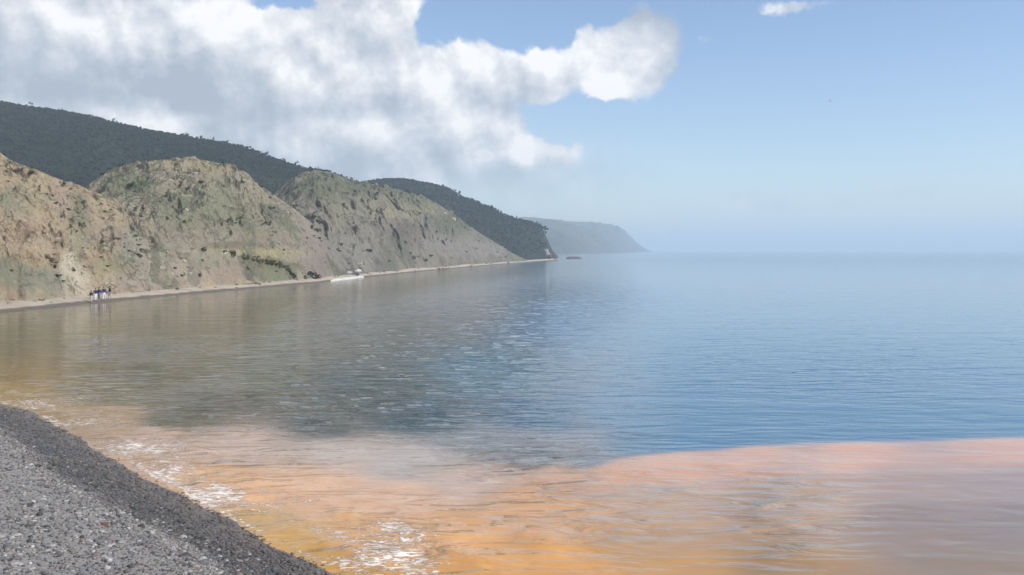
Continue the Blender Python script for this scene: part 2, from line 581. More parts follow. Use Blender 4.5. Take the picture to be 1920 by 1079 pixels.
hill('near_cliff', 'ochre crumbling cliff slope at the left, nearest across the cove', M_near, -330, 478, 620, 330, foot_beach(7, 0.7),
     [(-330, 170), (-150, 225), (-60, 265), (0, 292), (26, 309), (74, 324), (126, 346), (175, 363), (218, 377), (245, 407), (283, 428), (330, 446), (380, 470), (430, 500), (478, 536)],
     [(-330, 120), (-60, 122), (0, 124), (126, 130), (218, 137), (283, 143), (380, 148), (478, 150)],
     prof=0.85, gully=2.8, gfreq=0.12, crag=2.9, cfreq=0.26, seed=1.3, step_amp=0.5, ridge_rough=0.22)
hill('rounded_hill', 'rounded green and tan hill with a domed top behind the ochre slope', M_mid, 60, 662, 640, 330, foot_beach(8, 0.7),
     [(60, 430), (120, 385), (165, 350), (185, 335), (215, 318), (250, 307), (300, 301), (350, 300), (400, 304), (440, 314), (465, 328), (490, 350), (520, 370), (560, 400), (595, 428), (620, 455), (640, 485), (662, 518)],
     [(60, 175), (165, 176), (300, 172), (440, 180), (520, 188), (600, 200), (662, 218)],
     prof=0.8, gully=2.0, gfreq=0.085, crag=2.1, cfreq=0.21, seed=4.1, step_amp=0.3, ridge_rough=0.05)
hill('far_slope', 'grey green eroded slope falling to the far end of the beach', M_far, 480, 992, 560, 280, foot_beach(9, 0.7),
     [(480, 400), (500, 380), (530, 352), (560, 332), (590, 321), (620, 325), (660, 342), (700, 347), (750, 357), (800, 372), (850, 402), (900, 438), (940, 462), (970, 480), (992, 490)],
     [(480, 262), (590, 270), (660, 300), (800, 350), (900, 400), (970, 452), (992, 478)],
     prof=0.9, gully=4.2, gfreq=0.055, crag=2.7, cfreq=0.13, seed=7.7, step_amp=0.3, ridge_rough=0.10)
hill('wooded_mountain', 'dark blue wooded mountain ridge filling the upper left behind the hills', M_wood, -420, 800, 520, 200,
     lambda px: (interp(px, [(-420, 240), (200, 250), (600, 330), (800, 420)]), np.full_like(px, 8.0)),
     [(-420, 150), (-200, 172), (-60, 190), (0, 195), (50, 203), (100, 208), (180, 223), (250, 241), (330, 256), (400, 266), (450, 277), (500, 295), (560, 315), (600, 321), (650, 338), (720, 365), (800, 400)],
     [(-420, 470), (0, 450), (400, 450), (650, 460), (800, 500)],
     prof=1.0, gully=6, gfreq=0.018, crag=3.5, cfreq=0.028, seed=2.2, ridge_rough=0.12)
hill('dark_headland', 'dark wooded headland with a steep end dropping into the sea', M_head, 600, 1052, 420, 200,
     lambda px: (interp(px, [(600, 480), (900, 500), (980, 500), (1020, 545), (1052, 590)]), interp(px, [(600, 6), (950, 3), (985, -0.6), (1052, -0.8)])),
     [(600, 370), (640, 352), (690, 344), (720, 340), (760, 338), (800, 345), (830, 352), (860, 369), (900, 385), (930, 400), (960, 410), (1000, 418), (1016, 428), (1026, 450), (1036, 470), (1052, 489.5)],
     [(600, 600), (760, 600), (900, 600), (1000, 612), (1052, 602)],
     prof=0.9, gully=8, gfreq=0.018, crag=5, cfreq=0.025, seed=9.4, ridge_rough=0.12)
hill('distant_cape', 'pale blue distant cape fading into haze at the end of the coast', M_cape, 940, 1223, 260, 120,
     lambda px: (interp(px, [(940, 1300), (1050, 1500), (1100, 1800), (1150, 2300), (1200, 3000), (1223, 3500)]), np.full_like(px, -1.0)),
     [(940, 415), (1000, 411), (1040, 412), (1080, 418), (1120, 420), (1158, 424), (1172, 434), (1185, 447), (1200, 460), (1212, 468), (1223, 472.6)],
     [(940, 2500), (1050, 2700), (1100, 3000), (1160, 3300), (1200, 3500), (1223, 3600)],
     prof=0.75, gully=20, gfreq=0.005, crag=10, cfreq=0.008, seed=6.6, ridge_rough=0.1)


# ------------------------------------------------------------------ far beach strip
def far_beach():
    m, N = new_mat('pale_far_beach')
    co = N.new('ShaderNodeTexCoord').outputs['Object']
    s = N.attr('inland', 'Fac')
    n = N.noise(co, 0.5, 6, 0.6)
    c = N.ramp(n, [(0.3, (0.36, 0.29, 0.22)), (0.6, (0.47, 0.40, 0.31)), (0.8, (0.40, 0.35, 0.29))])
    wet = N.step(N.math('ADD', s, N.math('MULTIPLY', N.math('SUBTRACT', n, 0.5), 1.2)), 0.6, 1.6, 1.0, 0.0)
    c = N.mix(wet, c, (0.13, 0.115, 0.09))
    N.surface(c, 0.9, N.bump(N.noise(co, 3.0, 5, 0.6), 0.5, 0.15), spec=0.2)
    px = np.linspace(-330, 1050, 700)
    D = shore_D(px)
    sarr = np.array([-3.0, -1.0, -0.3, 0.0, 0.4, 0.9, 1.5, 2.3, 3.5, 5.0, 7.0, 9.0, 12.0, 16.0])
    zarr = np.array([-0.9, -0.35, -0.1, 0.0, 0.12, 0.22, 0.3, 0.4, 0.5, 0.6, 0.75, 0.9, 0.9, -0.3])
    DD = D[:, None] + sarr[None, :]
    X = (px - CX)[:, None] / F * DD
    Z = np.broadcast_to(zarr, DD.shape)
    pts = np.stack([X.ravel(), DD.ravel(), np.zeros(DD.size)], 1)
    jag = fbm(pts * 0.12, 4) * 0.12 + fbm(pts * 0.9, 3) * 0.05
    V = np.stack([X.ravel(), DD.ravel(), Z.ravel() + jag * (np.abs(Z.ravel()) > 0.05)], 1)
    o = mesh_obj('far_beach', V, grid_faces(len(px), len(sarr), flip=True), m)
    vfloat(o, 'inland', np.broadcast_to(sarr, DD.shape).ravel())
    props(o, 'narrow pale beach running along the foot of the cliffs', kind='structure')


far_beach()

# ------------------------------------------------------------------ near beach
SHORE = [on_water(*p) for p in [(-60, 745), (0, 757), (60, 775), (130, 812), (200, 852), (300, 910), (400, 965), (500, 1013), (600, 1058), (660, 1085)]]
SHORE = [(-54.0, 85.0), (-60.0, 78.0), (-57.0, 68.0), (-47.0, 56.0), (-36.0, 47.5), (-28.0, 41.0)] + SHORE[1:] + [(2.0, 10.5), (9.0, 3.0), (20.0, -8.0), (40.0, -26.0)]
SHORE = np.array(SHORE)


def signed_inland(X, Y):
    """distance to the near waterline, positive on land (land is on the lower left side)"""
    best = np.full(X.shape, 1e9)
    sign = np.ones(X.shape)
    for (ax, ay), (bx, by) in zip(SHORE[:-1], SHORE[1:]):
        dx, dy = bx - ax, by - ay
        L2 = dx * dx + dy * dy
        t = np.clip(((X - ax) * dx + (Y - ay) * dy) / L2, 0, 1)
        qx, qy = ax + t * dx, ay + t * dy
        d = np.hypot(X - qx, Y - qy)
        cr = dx * (Y - ay) - dy * (X - ax)
        better = d < best - 1e-9
        best = np.where(better, d, best)
        sign = np.where(better, np.where(cr < 0, 1.0, -1.0), sign)
    return best * sign


def beach_z(X, Y, s=None):
    if s is None:
        s = signed_inland(X, Y)
    wob = fbm(np.stack([X.ravel() * 0.35, Y.ravel() * 0.35, np.zeros(X.size)], 1), 4).reshape(X.shape)
    ss = s + wob * (0.35 + 0.15 * smooth(s, 0.3, 2.0)) * smooth(s, -2.5, -1.0)
    z = np.interp(ss, [-8, -3, -1, 0, 0.6, 1.3, 2.2, 2.8, 3.3, 4.2, 6.5, 12.0, 30.0],
                  [-1.2, -0.7, -0.2, 0.0, 0.07, 0.25, 0.72, 1.0, 1.32, 1.52, 1.75, 2.3, 3.6])
    fine = fbm(np.stack([X.ravel() * 2.2, Y.ravel() * 2.2, np.full(X.size, 4.0)], 1), 4).reshape(X.shape)
    return z + fine * 0.035 * smooth(s, 0.2, 1.5)


def wetness(X, Y, s):
    q = np.stack([np.ravel(X) * 0.45, np.ravel(Y) * 0.45, np.full(np.size(X), 8.0)], 1)
    n = fbm(q, 5, 0.6).reshape(np.shape(X))
    return 1 - smooth(s + 1.3 * n, 2.1, 3.1)


def near_beach():
    m, N = new_mat('grey_shingle')
    co = N.new('ShaderNodeTexCoord').outputs['Object']
    s = N.attr('inland', 'Fac')
    n1 = N.noise(co, 0.55, 6, 0.6, 0.5)
    n2 = N.noise(co, 7.0, 5, 0.65)
    cell = N.voronoi(co, 24.0, out='Color')
    sepc = N.new('ShaderNodeSeparateColor')
    N.put(sepc.inputs[0], cell)
    dry = N.ramp(sepc.outputs[0], [(0.0, (0.11, 0.10, 0.092)), (0.4, (0.235, 0.222, 0.208)), (0.75, (0.31, 0.292, 0.272)), (1.0, (0.46, 0.44, 0.42))])
    dry = N.mix(0.62, dry, (0.275, 0.25, 0.227))
    wetc = N.ramp(sepc.outputs[1], [(0.0, (0.035, 0.033, 0.034)), (0.5, (0.090, 0.084, 0.080)), (0.85, (0.14, 0.128, 0.118)), (1.0, (0.26, 0.25, 0.25))])
    sw = N.math('ADD', s, N.math('MULTIPLY', N.math('SUBTRACT', n1, 0.5), 2.4))
    wet = N.attr('wetness', 'Fac')
    c = N.mix(wet, dry, wetc)
    # sediment film and wet sand at the very edge
    edge = N.step(N.math('ADD', s, N.math('MULTIPLY', N.math('SUBTRACT', n2, 0.5), 0.9)), 0.0, 1.4, 1.0, 0.0)
    c = N.mix(N.math('MULTIPLY', edge, 0.6), c, (0.20, 0.155, 0.12))
    blue = N.step(N.noise(co, 0.8, 3, 0.5), 0.5, 0.68)
    c = N.mix(N.math('MULTIPLY', N.math('MULTIPLY', blue, wet), 0.4), c, (0.045, 0.06, 0.09))
    r = N.math('SUBTRACT', 0.9, N.math('MULTIPLY', wet, 0.25))
    r = N.math('SUBTRACT', r, N.math('MULTIPLY', edge, 0.38))
    hh = N.math('ADD', N.math('MULTIPLY', N.voronoi(co, 24.0), -0.6), N.math('MULTIPLY', n2, 0.7))
    N.surface(c, r, N.bump(hh, 0.7, 0.03), spec=0.35)
    xs = np.concatenate([np.linspace(-75, -24, 90), np.linspace(-24, 8, 560)[1:], np.linspace(8, 40, 70)[1:]])
    ys = np.concatenate([np.linspace(-30, 4, 60), np.linspace(4, 40, 620)[1:], np.linspace(40, 90, 110)[1:]])
    X, Y = np.meshgrid(xs, ys, indexing='ij')
    s_ = signed_inland(X, Y)
    Z = beach_z(X, Y, s_)
    keep = (s_ > -6.0) & ((Y < 45) | (X < -0.62 * Y))
    faces = grid_faces(len(xs), len(ys), flip=True)
    faces = faces[keep.ravel()[faces].all(axis=1)]
    V = np.stack([X.ravel(), Y.ravel(), Z.ravel()], 1)
    used = np.unique(faces)
    remap = np.full(len(V), -1, dtype=np.int64)
    remap[used] = np.arange(len(used))
    o = mesh_obj('beach', V[used], remap[faces], m)
    vfloat(o, 'inland', s_.ravel()[used])
    vfloat(o, 'wetness', wetness(X, Y, s_).ravel()[used])
    props(o, 'grey shingle beach sloping down to the water in the lower left', kind='structure')


near_beach()


# pebbles
def ico(sub=0):
    t = (1 + 5 ** 0.5) / 2
    v = np.array([(-1, t, 0), (1, t, 0), (-1, -t, 0), (1, -t, 0), (0, -1, t), (0, 1, t), (0, -1, -t), (0, 1, -t), (t, 0, -1), (t, 0, 1), (-t, 0, -1), (-t, 0, 1)], float)
    f = np.array([(0, 11, 5), (0, 5, 1), (0, 1, 7), (0, 7, 10), (0, 10, 11), (1, 5, 9), (5, 11, 4), (11, 10, 2), (10, 7, 6), (7, 1, 8),
                  (3, 9, 4), (3, 4, 2), (3, 2, 6), (3, 6, 8), (3, 8, 9), (4, 9, 5), (2, 4, 11), (6, 2, 10), (8, 6, 7), (9, 8, 1)])
    v /= np.linalg.norm(v[0])
    for _ in range(sub):
        vl = [tuple(x) for x in v]
        cache = {}

        def midp(a, b):
            k = (min(a, b), max(a, b))
            if k not in cache:
                p = (np.array(vl[a]) + np.array(vl[b])) / 2
                p /= np.linalg.norm(p)
                cache[k] = len(vl)
                vl.append(tuple(p))
            return cache[k]
        nf = []
        for a, b, c in f:
            ab, bc, ca = midp(a, b), midp(b, c), midp(c, a)
            nf += [(a, ab, ca), (b, bc, ab), (c, ca, bc), (ab, bc, ca)]
        v = np.array(vl)
        f = np.array(nf)
    return v, f


def rot_mats(n, rng, tilt=0.5):
    a = rng.uniform(0, 2 * np.pi, n)
    b = rng.normal(0, tilt, n)
    ca, sa, cb, sb = np.cos(a), np.sin(a), np.cos(b), np.sin(b)
    R = np.zeros((n, 3, 3))
    R[:, 0, 0], R[:, 0, 1] = ca, -sa * cb
    R[:, 0, 2] = sa * sb
    R[:, 1, 0], R[:, 1, 1] = sa, ca * cb
    R[:, 1, 2] = -ca * sb
    R[:, 2, 1], R[:, 2, 2] = sb, cb
    return R


def pebble_color(n, s, rng, wet0):
    base = rng.choice(len(PEB), n, p=PEBW)
    c = np.array(PEB)[base] * rng.uniform(0.75, 1.25, (n, 1))
    wet = np.clip(wet0 + rng.normal(0, 0.15, n), 0, 1)
    c = c * (1 - 0.56 * wet)[:, None]
    silt = (1 - smooth(s + rng.normal(0, 0.25, n), 0.2, 1.5))[:, None] * 0.6
    return c * (1 - silt) + np.array([0.17, 0.14, 0.12]) * silt


PEB = [(0.24, 0.225, 0.21), (0.32, 0.30, 0.275), (0.17, 0.16, 0.155), (0.50, 0.48, 0.46), (0.08, 0.078, 0.08), (0.30, 0.22, 0.19), (0.20, 0.22, 0.235)]
PEBW = [0.32, 0.22, 0.16, 0.07, 0.09, 0.06, 0.08]


def stone_material(name, color=None, rough=0.85, scale=9.0):
    m, N = new_mat(name)
    co = N.new('ShaderNodeTexCoord').outputs['Object']
    base = N.attr('tint') if color is None else color
    n = N.noise(co, scale, 5, 0.6)
    c = N.mix(N.step(n, 0.3, 0.7, 0.0, 0.5), base, (0.06, 0.055, 0.05))
    N.surface(c, rough, N.bump(n, 0.4, 0.02), spec=0.35)
    return m


def gravel():
    rng = np.random.default_rng(21)
    n = 85000
    D = np.exp(rng.uniform(math.log(6.5), math.log(36), n))
    ang = rng.uniform(-0.56, 0.02, n)
    X, Y = D * np.tan(ang), D
    s = signed_inland(X, Y)
    dens = np.where(s > 3.6, 0.5, 0.95) * smooth(s, -0.6, 0.9)
    keep = (s > -0.25) & (rng.uniform(0, 1, n) < dens)
    X, Y, s = X[keep], Y[keep], s[keep]
    n = len(X)
    Z = beach_z(X, Y)
    r = np.exp(rng.normal(math.log(0.0165), 0.42, n)) * (1 + 0.02 * Y)
    r = np.clip(r, 0.010, 0.06)
    v, f = ico(0)
    V = v[None] * (1 + rng.uniform(-0.22, 0.22, (n, len(v), 1)))
    V = V * (r[:, None] * np.stack([rng.uniform(0.9, 1.5, n), rng.uniform(0.75, 1.1, n), rng.uniform(0.45, 0.75, n)], 1))[:, None, :]
    V = np.einsum('nij,nkj->nki', rot_mats(n, rng, 0.35), V)
    V = V + np.stack([X, Y, Z + r * 0.25], 1)[:, None, :]
    Fc = (f[None] + (np.arange(n) * len(v))[:, None, None]).reshape(-1, 3)
    o = mesh_obj('gravel', V.reshape(-1, 3), Fc, stone_material('pebble', None, 0.75, 30.0))
    c = pebble_color(n, s, rng, wetness(X, Y, s))
    vcolor(o, 'tint', np.repeat(c, len(v), axis=0))
    props(o, 'loose grey pebbles covering the foreground beach', 'gravel', kind='stuff')


gravel()


def stone_mesh(name, seed, mat, sub=1, flat=0.6, rough=0.25):
    v, f = ico(sub)
    rng = np.random.default_rng(seed)
    d = fbm(v * 1.3 + seed * 3.7, 3, 0.5) * rough * 1.6
    V = v * (1 + d)[:, None] * np.array([rng.uniform(1.0, 1.4), rng.uniform(0.75, 1.0), flat])
    me_o = mesh_obj(name, V, f, mat, shade=False)
    me = me_o.data
    bpy.data.objects.remove(me_o)
    return me


def put(name, me, loc, scale, rz=0.0, rx=0.0, label=None, category=None, group=None, parent=None):
    o = bpy.data.objects.new(name, me)
    o.location = loc
    o.scale = scale if isinstance(scale, (tuple, list)) else (scale,) * 3
    o.rotation_euler = (rx, 0, rz)
    COL.objects.link(o)
    if parent:
        o.parent = parent
    return props(o, label, category, group)


def beach_stones():
    dark = stone_material('dark_wet_stone', (0.045, 0.045, 0.048), 0.5, 5)
    pale = stone_material('pale_dry_stone', (0.50, 0.47, 0.44), 0.8, 5)
    grey = stone_material('grey_dry_stone', (0.25, 0.235, 0.22), 0.85, 5)
    rust = stone_material('rust_brown_stone', (0.20, 0.075, 0.04), 0.8, 5)
    me = {k: [stone_mesh('stone', i + j * 10, mt, 1, 0.55) for i in range(4)] for j, (k, mt) in enumerate((('dark', dark), ('pale', pale), ('grey', grey)))}
    rng = random.Random(5)

    def ground(px, py):
        d = ray(px, py)
        D = 8.0
        for _ in range(40):
            z = float(beach_z(np.array([d[0] * D]), np.array([D]))[0])
            D += ((H - z) / -d[2] - D) * 0.6
        return d[0] * D, D, z
    spots = []
    # dark stones down the wet bank
    for _ in range(60):
        t = rng.random()
        cx_, cy_ = 60 + 420 * t + rng.gauss(0, 35), 860 + 205 * t + rng.gauss(0, 16)
        spots.append(('dark', cx_, cy_, rng.uniform(0.035, 0.075)))
    for _ in range(34):
        t = rng.random()
        spots.append(('pale', 50 + 380 * t + rng.gauss(0, 40), 855 + 200 * t + rng.gauss(0, 18), rng.uniform(0.03, 0.06)))
    for _ in range(46):
        spots.append(('palegravel', rng.uniform(20, 290), rng.uniform(920, 1076), rng.uniform(0.028, 0.055)))
    for _ in range(40):
        spots.append(('grey', rng.uniform(5, 230), rng.uniform(890, 1076), rng.uniform(0.03, 0.06)))
    lab = {'dark': ('dark wet stone standing out on the wet gravel bank above the waterline', 'dark stones on the wet gravel bank'),
           'pale': ('pale stone lying among darker wet gravel on the bank', 'pale stones on the wet gravel bank'),
           'palegravel': ('pale stone lying on the dry grey gravel at the bottom left', 'pale stones on the dry gravel'),
           'grey': ('mid grey stone half sunk in the dry grey gravel at the bottom left', 'grey stones on the dry gravel')}
    for k, x, y, r in spots:
        g = ground(x, y)
        s = float(signed_inland(np.array([g[0]]), np.array([g[1]]))[0])
        if g[1] > 30 or g[1] < 5:
            continue
        if k in ('dark', 'pale') and not 0.6 < s < 3.3:
            continue
        if k in ('palegravel', 'grey') and s < 3.6:
            continue
        mk = 'pale' if k == 'palegravel' else k
        where = 'at the far upper left end' if y < 930 else ('midway along' if y < 1010 else 'at the bottom edge')
        side = ('close to the waterline' if s < 1.6 else 'near the dry gravel') if k in ('dark', 'pale') else ('beside the wet bank' if s < 5.5 else 'well up the beach')
        text = {'dark': 'dark wet stone', 'pale': 'pale wet stone', 'palegravel': 'pale dry stone', 'grey': 'mid grey dry stone'}[k] + ' ' + side + ', ' + where
        text = ('larger ' if r > 0.05 else 'small ') + text
        put('stone', rng.choice(me[mk]), (g[0], g[1], g[2] + r * 0.25), r, rng.uniform(0, 6.28), rng.uniform(-0.2, 0.2), text, 'stone', lab[k][1])
    g = ground(196, 985)
    put('stone', stone_mesh('stone', 77, rust, 1, 0.7), (g[0], g[1], g[2] + 0.015), 0.048, 0.4, 0.1, 'rust brown stone at the foot of the dark gravel bank', 'stone')


beach_stones()


# ------------------------------------------------------------------ water
def water():
    ang = np.concatenate([np.linspace(-1.35, -0.60, 40)[:-1], np.linspace(-0.60, 0.60, 620), np.linspace(0.60, 1.35, 40)[1:]])
    R = np.concatenate([np.exp(np.linspace(math.log(7.0), math.log(260.0), 760)), np.exp(np.linspace(math.log(260), math.log(15000), 90))[1:]])
    A, RR = np.meshgrid(ang, R, indexing='ij')
    X, Y = RR * np.sin(A), RR * np.cos(A)
    s = -signed_inland(X, Y)                 # distance offshore from the near beach
    P = np.stack([X.ravel(), Y.ravel(), np.zeros(X.size)], 1)
    warp = fbm(P * 0.12, 3).reshape(X.shape)
    # chop: long low crests lying across the view
    q = np.stack([(X * 0.55 + Y * 0.10).ravel(), (Y * 1.35 - X * 0.12 + warp * 1.5).ravel(), np.full(X.size, 3.0)], 1)
    chop = fbm(q * np.array([0.9, 0.8, 1]), 3, 0.42).reshape(X.shape)
    chop = np.clip(1.0 - 7.0 * chop ** 2, -0.6, 1)
    q2 = q * np.array([0.32, 0.40, 1]) + 9
    swell = fbm(q2, 3, 0.5).reshape(X.shape)
    calm = smooth(fbm(P * 0.045 + 5, 3).reshape(X.shape), -0.25, 0.25)
    near = 1 - smooth(RR, 60, 200)
    Z = (0.004 + 0.008 * calm) * (chop - 0.2) * near + 0.022 * swell * near
    # wavelets breaking along the shore
    so = s + warp * 1.0 + 0.35 * fbm(P * 0.7 + 3, 3).reshape(X.shape)
    wl = np.exp(-((so - 0.7) / 0.28) ** 2) * 0.07 + np.exp(-((so - 2.1) / 0.4) ** 2) * 0.055 + np.exp(-((so - 4.0) / 0.55) ** 2) * 0.04
    brk = smooth(fbm(P * 0.55 + 31, 4).reshape(X.shape), -0.2, 0.35)
    Z = Z + wl * brk * (s > -1)
    Z = Z * smooth(s, -0.5, 0.6)
    V = np.stack([X.ravel(), Y.ravel(), Z.ravel()], 1)
    px, py = to_pixel(X, Y, np.zeros_like(X))
    px = px + 40 * fbm(P * 0.25, 4).reshape(X.shape)
    py = py + (10 + 40 * smooth(1400 - px, 0, 900)) * 0.55 * fbm(P * np.array([0.18, 0.35, 1]) + 12, 5, 0.55).reshape(X.shape)
    rip = np.full(X.shape, 0.05)
    wx, wy = px.copy(), py.copy()
    for ax, ay, rx_, ry_, g_ in [(730, 700, 170, 90, 0.75), (900, 620, 150, 60, 0.5), (1060, 545, 130, 50, 0.5), (650, 770, 230, 45, 0.8), (330, 850, 200, 60, 0.7), (420, 930, 160, 60, 0.6), (1150, 950, 200, 80, 0.6),
                                 (1480, 980, 100, 90, 0.9), (1000, 880, 130, 30, 0.9), (1500, 700, 350, 50, 0.15), (900, 1030, 220, 50, 0.5), (250, 650, 120, 16, 0.4), (750, 1020, 150, 60, 0.5)]:
        rip = rip + g_ * np.exp(-((wx - ax) / rx_) ** 2 - ((wy - ay) / ry_) ** 2)
    rip = np.clip(rip, 0, 1.1)
    Z = Z + (0.030 * (chop - 0.5)) * rip * near * smooth(s, 0.3, 2.0)
    V = np.stack([X.ravel(), Y.ravel(), Z.ravel()], 1)
    # water colour, some reflection painted in: clear blue outside, sediment plume along the shore
    anchors = [  # photo x, y, colour
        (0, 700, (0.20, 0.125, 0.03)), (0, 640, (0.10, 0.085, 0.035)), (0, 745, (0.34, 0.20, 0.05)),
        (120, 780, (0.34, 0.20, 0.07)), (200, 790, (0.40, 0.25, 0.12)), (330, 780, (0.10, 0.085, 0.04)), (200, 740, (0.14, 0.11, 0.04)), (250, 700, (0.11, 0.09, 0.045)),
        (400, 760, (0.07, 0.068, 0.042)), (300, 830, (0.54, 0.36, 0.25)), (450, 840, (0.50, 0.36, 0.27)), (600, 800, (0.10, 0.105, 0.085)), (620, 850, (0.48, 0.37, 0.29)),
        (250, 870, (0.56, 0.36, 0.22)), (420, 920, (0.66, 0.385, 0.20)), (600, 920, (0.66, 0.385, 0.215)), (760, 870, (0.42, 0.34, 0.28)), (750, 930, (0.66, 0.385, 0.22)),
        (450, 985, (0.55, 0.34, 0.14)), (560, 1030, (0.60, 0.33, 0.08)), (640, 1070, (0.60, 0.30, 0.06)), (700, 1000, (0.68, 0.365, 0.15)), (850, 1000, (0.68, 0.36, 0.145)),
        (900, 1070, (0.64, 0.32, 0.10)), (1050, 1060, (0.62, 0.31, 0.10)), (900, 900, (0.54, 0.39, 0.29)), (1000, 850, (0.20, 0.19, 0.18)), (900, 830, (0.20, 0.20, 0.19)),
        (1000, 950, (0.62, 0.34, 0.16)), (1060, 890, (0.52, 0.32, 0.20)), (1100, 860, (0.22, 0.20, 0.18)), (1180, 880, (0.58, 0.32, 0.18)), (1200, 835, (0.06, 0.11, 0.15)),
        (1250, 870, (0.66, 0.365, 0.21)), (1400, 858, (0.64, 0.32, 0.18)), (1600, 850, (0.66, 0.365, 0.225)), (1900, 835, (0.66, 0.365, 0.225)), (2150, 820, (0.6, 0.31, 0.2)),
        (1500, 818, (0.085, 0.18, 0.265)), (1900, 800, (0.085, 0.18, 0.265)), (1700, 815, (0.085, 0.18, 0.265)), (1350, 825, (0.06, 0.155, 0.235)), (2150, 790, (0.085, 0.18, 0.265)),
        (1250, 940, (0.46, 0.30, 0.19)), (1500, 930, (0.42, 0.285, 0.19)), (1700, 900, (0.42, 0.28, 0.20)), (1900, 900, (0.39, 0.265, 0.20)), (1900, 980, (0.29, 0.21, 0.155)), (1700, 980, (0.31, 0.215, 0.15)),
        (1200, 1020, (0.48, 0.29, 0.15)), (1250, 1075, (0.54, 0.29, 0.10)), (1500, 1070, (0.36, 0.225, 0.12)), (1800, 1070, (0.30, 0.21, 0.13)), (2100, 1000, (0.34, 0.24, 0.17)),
        (500, 600, (0.13, 0.115, 0.07)), (200, 600, (0.15, 0.13, 0.075)), (300, 650, (0.12, 0.105, 0.055)), (700, 600, (0.12, 0.115, 0.085)), (500, 700, (0.10, 0.095, 0.055)), (550, 560, (0.14, 0.125, 0.09)), (850, 560, (0.13, 0.125, 0.11)), (600, 640, (0.12, 0.11, 0.07)), (700, 720, (0.08, 0.10, 0.09)), (900, 700, (0.07, 0.14, 0.17)),  # olive tones put the reflection of the hills into the colour
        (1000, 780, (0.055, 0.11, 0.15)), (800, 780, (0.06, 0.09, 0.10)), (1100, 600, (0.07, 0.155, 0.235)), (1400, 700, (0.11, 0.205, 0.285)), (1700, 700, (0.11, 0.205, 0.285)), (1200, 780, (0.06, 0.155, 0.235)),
        (1500, 560, (0.17, 0.255, 0.33)), (1900, 560, (0.17, 0.255, 0.33)), (1000, 520, (0.05, 0.09, 0.12)), (1300, 500, (0.18, 0.265, 0.335)), (1900, 650, (0.11, 0.205, 0.285)),  # pale far tones put sky reflection and haze into the colour
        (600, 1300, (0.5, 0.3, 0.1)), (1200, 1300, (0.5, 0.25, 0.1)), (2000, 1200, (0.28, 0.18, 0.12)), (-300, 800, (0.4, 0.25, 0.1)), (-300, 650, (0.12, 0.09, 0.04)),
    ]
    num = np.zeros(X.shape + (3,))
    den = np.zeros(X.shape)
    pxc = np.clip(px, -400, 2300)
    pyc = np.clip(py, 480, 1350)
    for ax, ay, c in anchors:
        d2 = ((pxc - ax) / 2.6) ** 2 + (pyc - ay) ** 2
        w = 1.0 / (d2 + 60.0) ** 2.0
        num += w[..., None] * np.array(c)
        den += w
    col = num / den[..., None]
    # sharp outer edge of the plume on the right half
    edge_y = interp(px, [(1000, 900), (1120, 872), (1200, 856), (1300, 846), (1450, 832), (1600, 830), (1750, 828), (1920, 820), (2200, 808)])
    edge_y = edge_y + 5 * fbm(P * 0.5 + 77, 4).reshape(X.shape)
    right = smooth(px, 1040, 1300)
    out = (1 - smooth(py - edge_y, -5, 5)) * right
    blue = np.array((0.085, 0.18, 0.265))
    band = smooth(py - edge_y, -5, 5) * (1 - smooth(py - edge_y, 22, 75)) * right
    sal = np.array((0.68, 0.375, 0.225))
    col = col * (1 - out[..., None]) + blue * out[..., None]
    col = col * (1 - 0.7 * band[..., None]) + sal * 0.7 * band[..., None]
    # soft clouds of silt inside the plume
    silt = fbm(P * np.array([0.5, 0.9, 1]) + 40, 5, 0.55).reshape(X.shape)
    warm = smooth(col[..., 0] - col[..., 2], 0.05, 0.3)
    col = col * (1 + 0.16 * silt * warm)[..., None]
    col = np.clip(col, 0.01, 0.8)
    # foam on the wavelets; faint wide spots paint light streaks on the plume
    fo = np.exp(-((so - 0.25) / 0.22) ** 2) * 1.3 + np.exp(-((so - 0.95) / 0.4) ** 2) * 0.9 + np.exp(-((so - 1.9) / 0.6) ** 2) * 0.8 + np.exp(-((so - 3.4) / 0.9) ** 2) * 0.45 + np.exp(-((so - 5.5) / 1.4) ** 2) * 0.2
    pat = smooth(fbm(P * 0.33 + 51, 4).reshape(X.shape), -0.25, 0.30)
    spots = [(60, 760, 60, 12, .9), (150, 748, 45, 5, .9), (160, 800, 90, 12, .6), (230, 838, 70, 14, .75), (340, 888, 60, 16, .7), (400, 928, 50, 20, 1.0), (470, 955, 60, 14, .6), (560, 985, 60, 14, .6),
             (640, 1000, 50, 16, .8), (745, 1003, 60, 28, 1.0), (700, 1055, 70, 30, .9), (790, 1065, 50, 22, .9), (975, 895, 70, 18, .35), (300, 850, 120, 25, .35), (640, 940, 120, 40, .2)]
    fx, fy = to_pixel(X, Y, np.zeros_like(X))
    fo = fo * 0.45
    for ax, ay, rx_, ry_, g_ in spots:
        fo = fo + g_ * np.exp(-((fx - ax) / rx_) ** 2 - ((fy - ay) / ry_) ** 2)
    fo = np.clip(fo, 0, 1.15)
    swash = np.exp(-((so - 0.15 - 0.25 * fbm(P * 0.4 + 90, 3).reshape(X.shape)) / 0.13) ** 2) * 1.15
    foam = np.maximum(fo, swash) * (0.45 + 0.55 * pat) * smooth(Y, 5, 10) * (s > -1.2)
    m, N = new_mat('sea_water')
    co = N.new('ShaderNodeTexCoord').outputs['Object']
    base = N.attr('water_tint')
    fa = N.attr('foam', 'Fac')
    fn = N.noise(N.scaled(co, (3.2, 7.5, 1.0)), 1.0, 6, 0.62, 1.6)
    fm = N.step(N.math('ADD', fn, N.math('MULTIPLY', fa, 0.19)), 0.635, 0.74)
    fm = N.math('MULTIPLY', fm, N.step(fa, 0.12, 0.45))
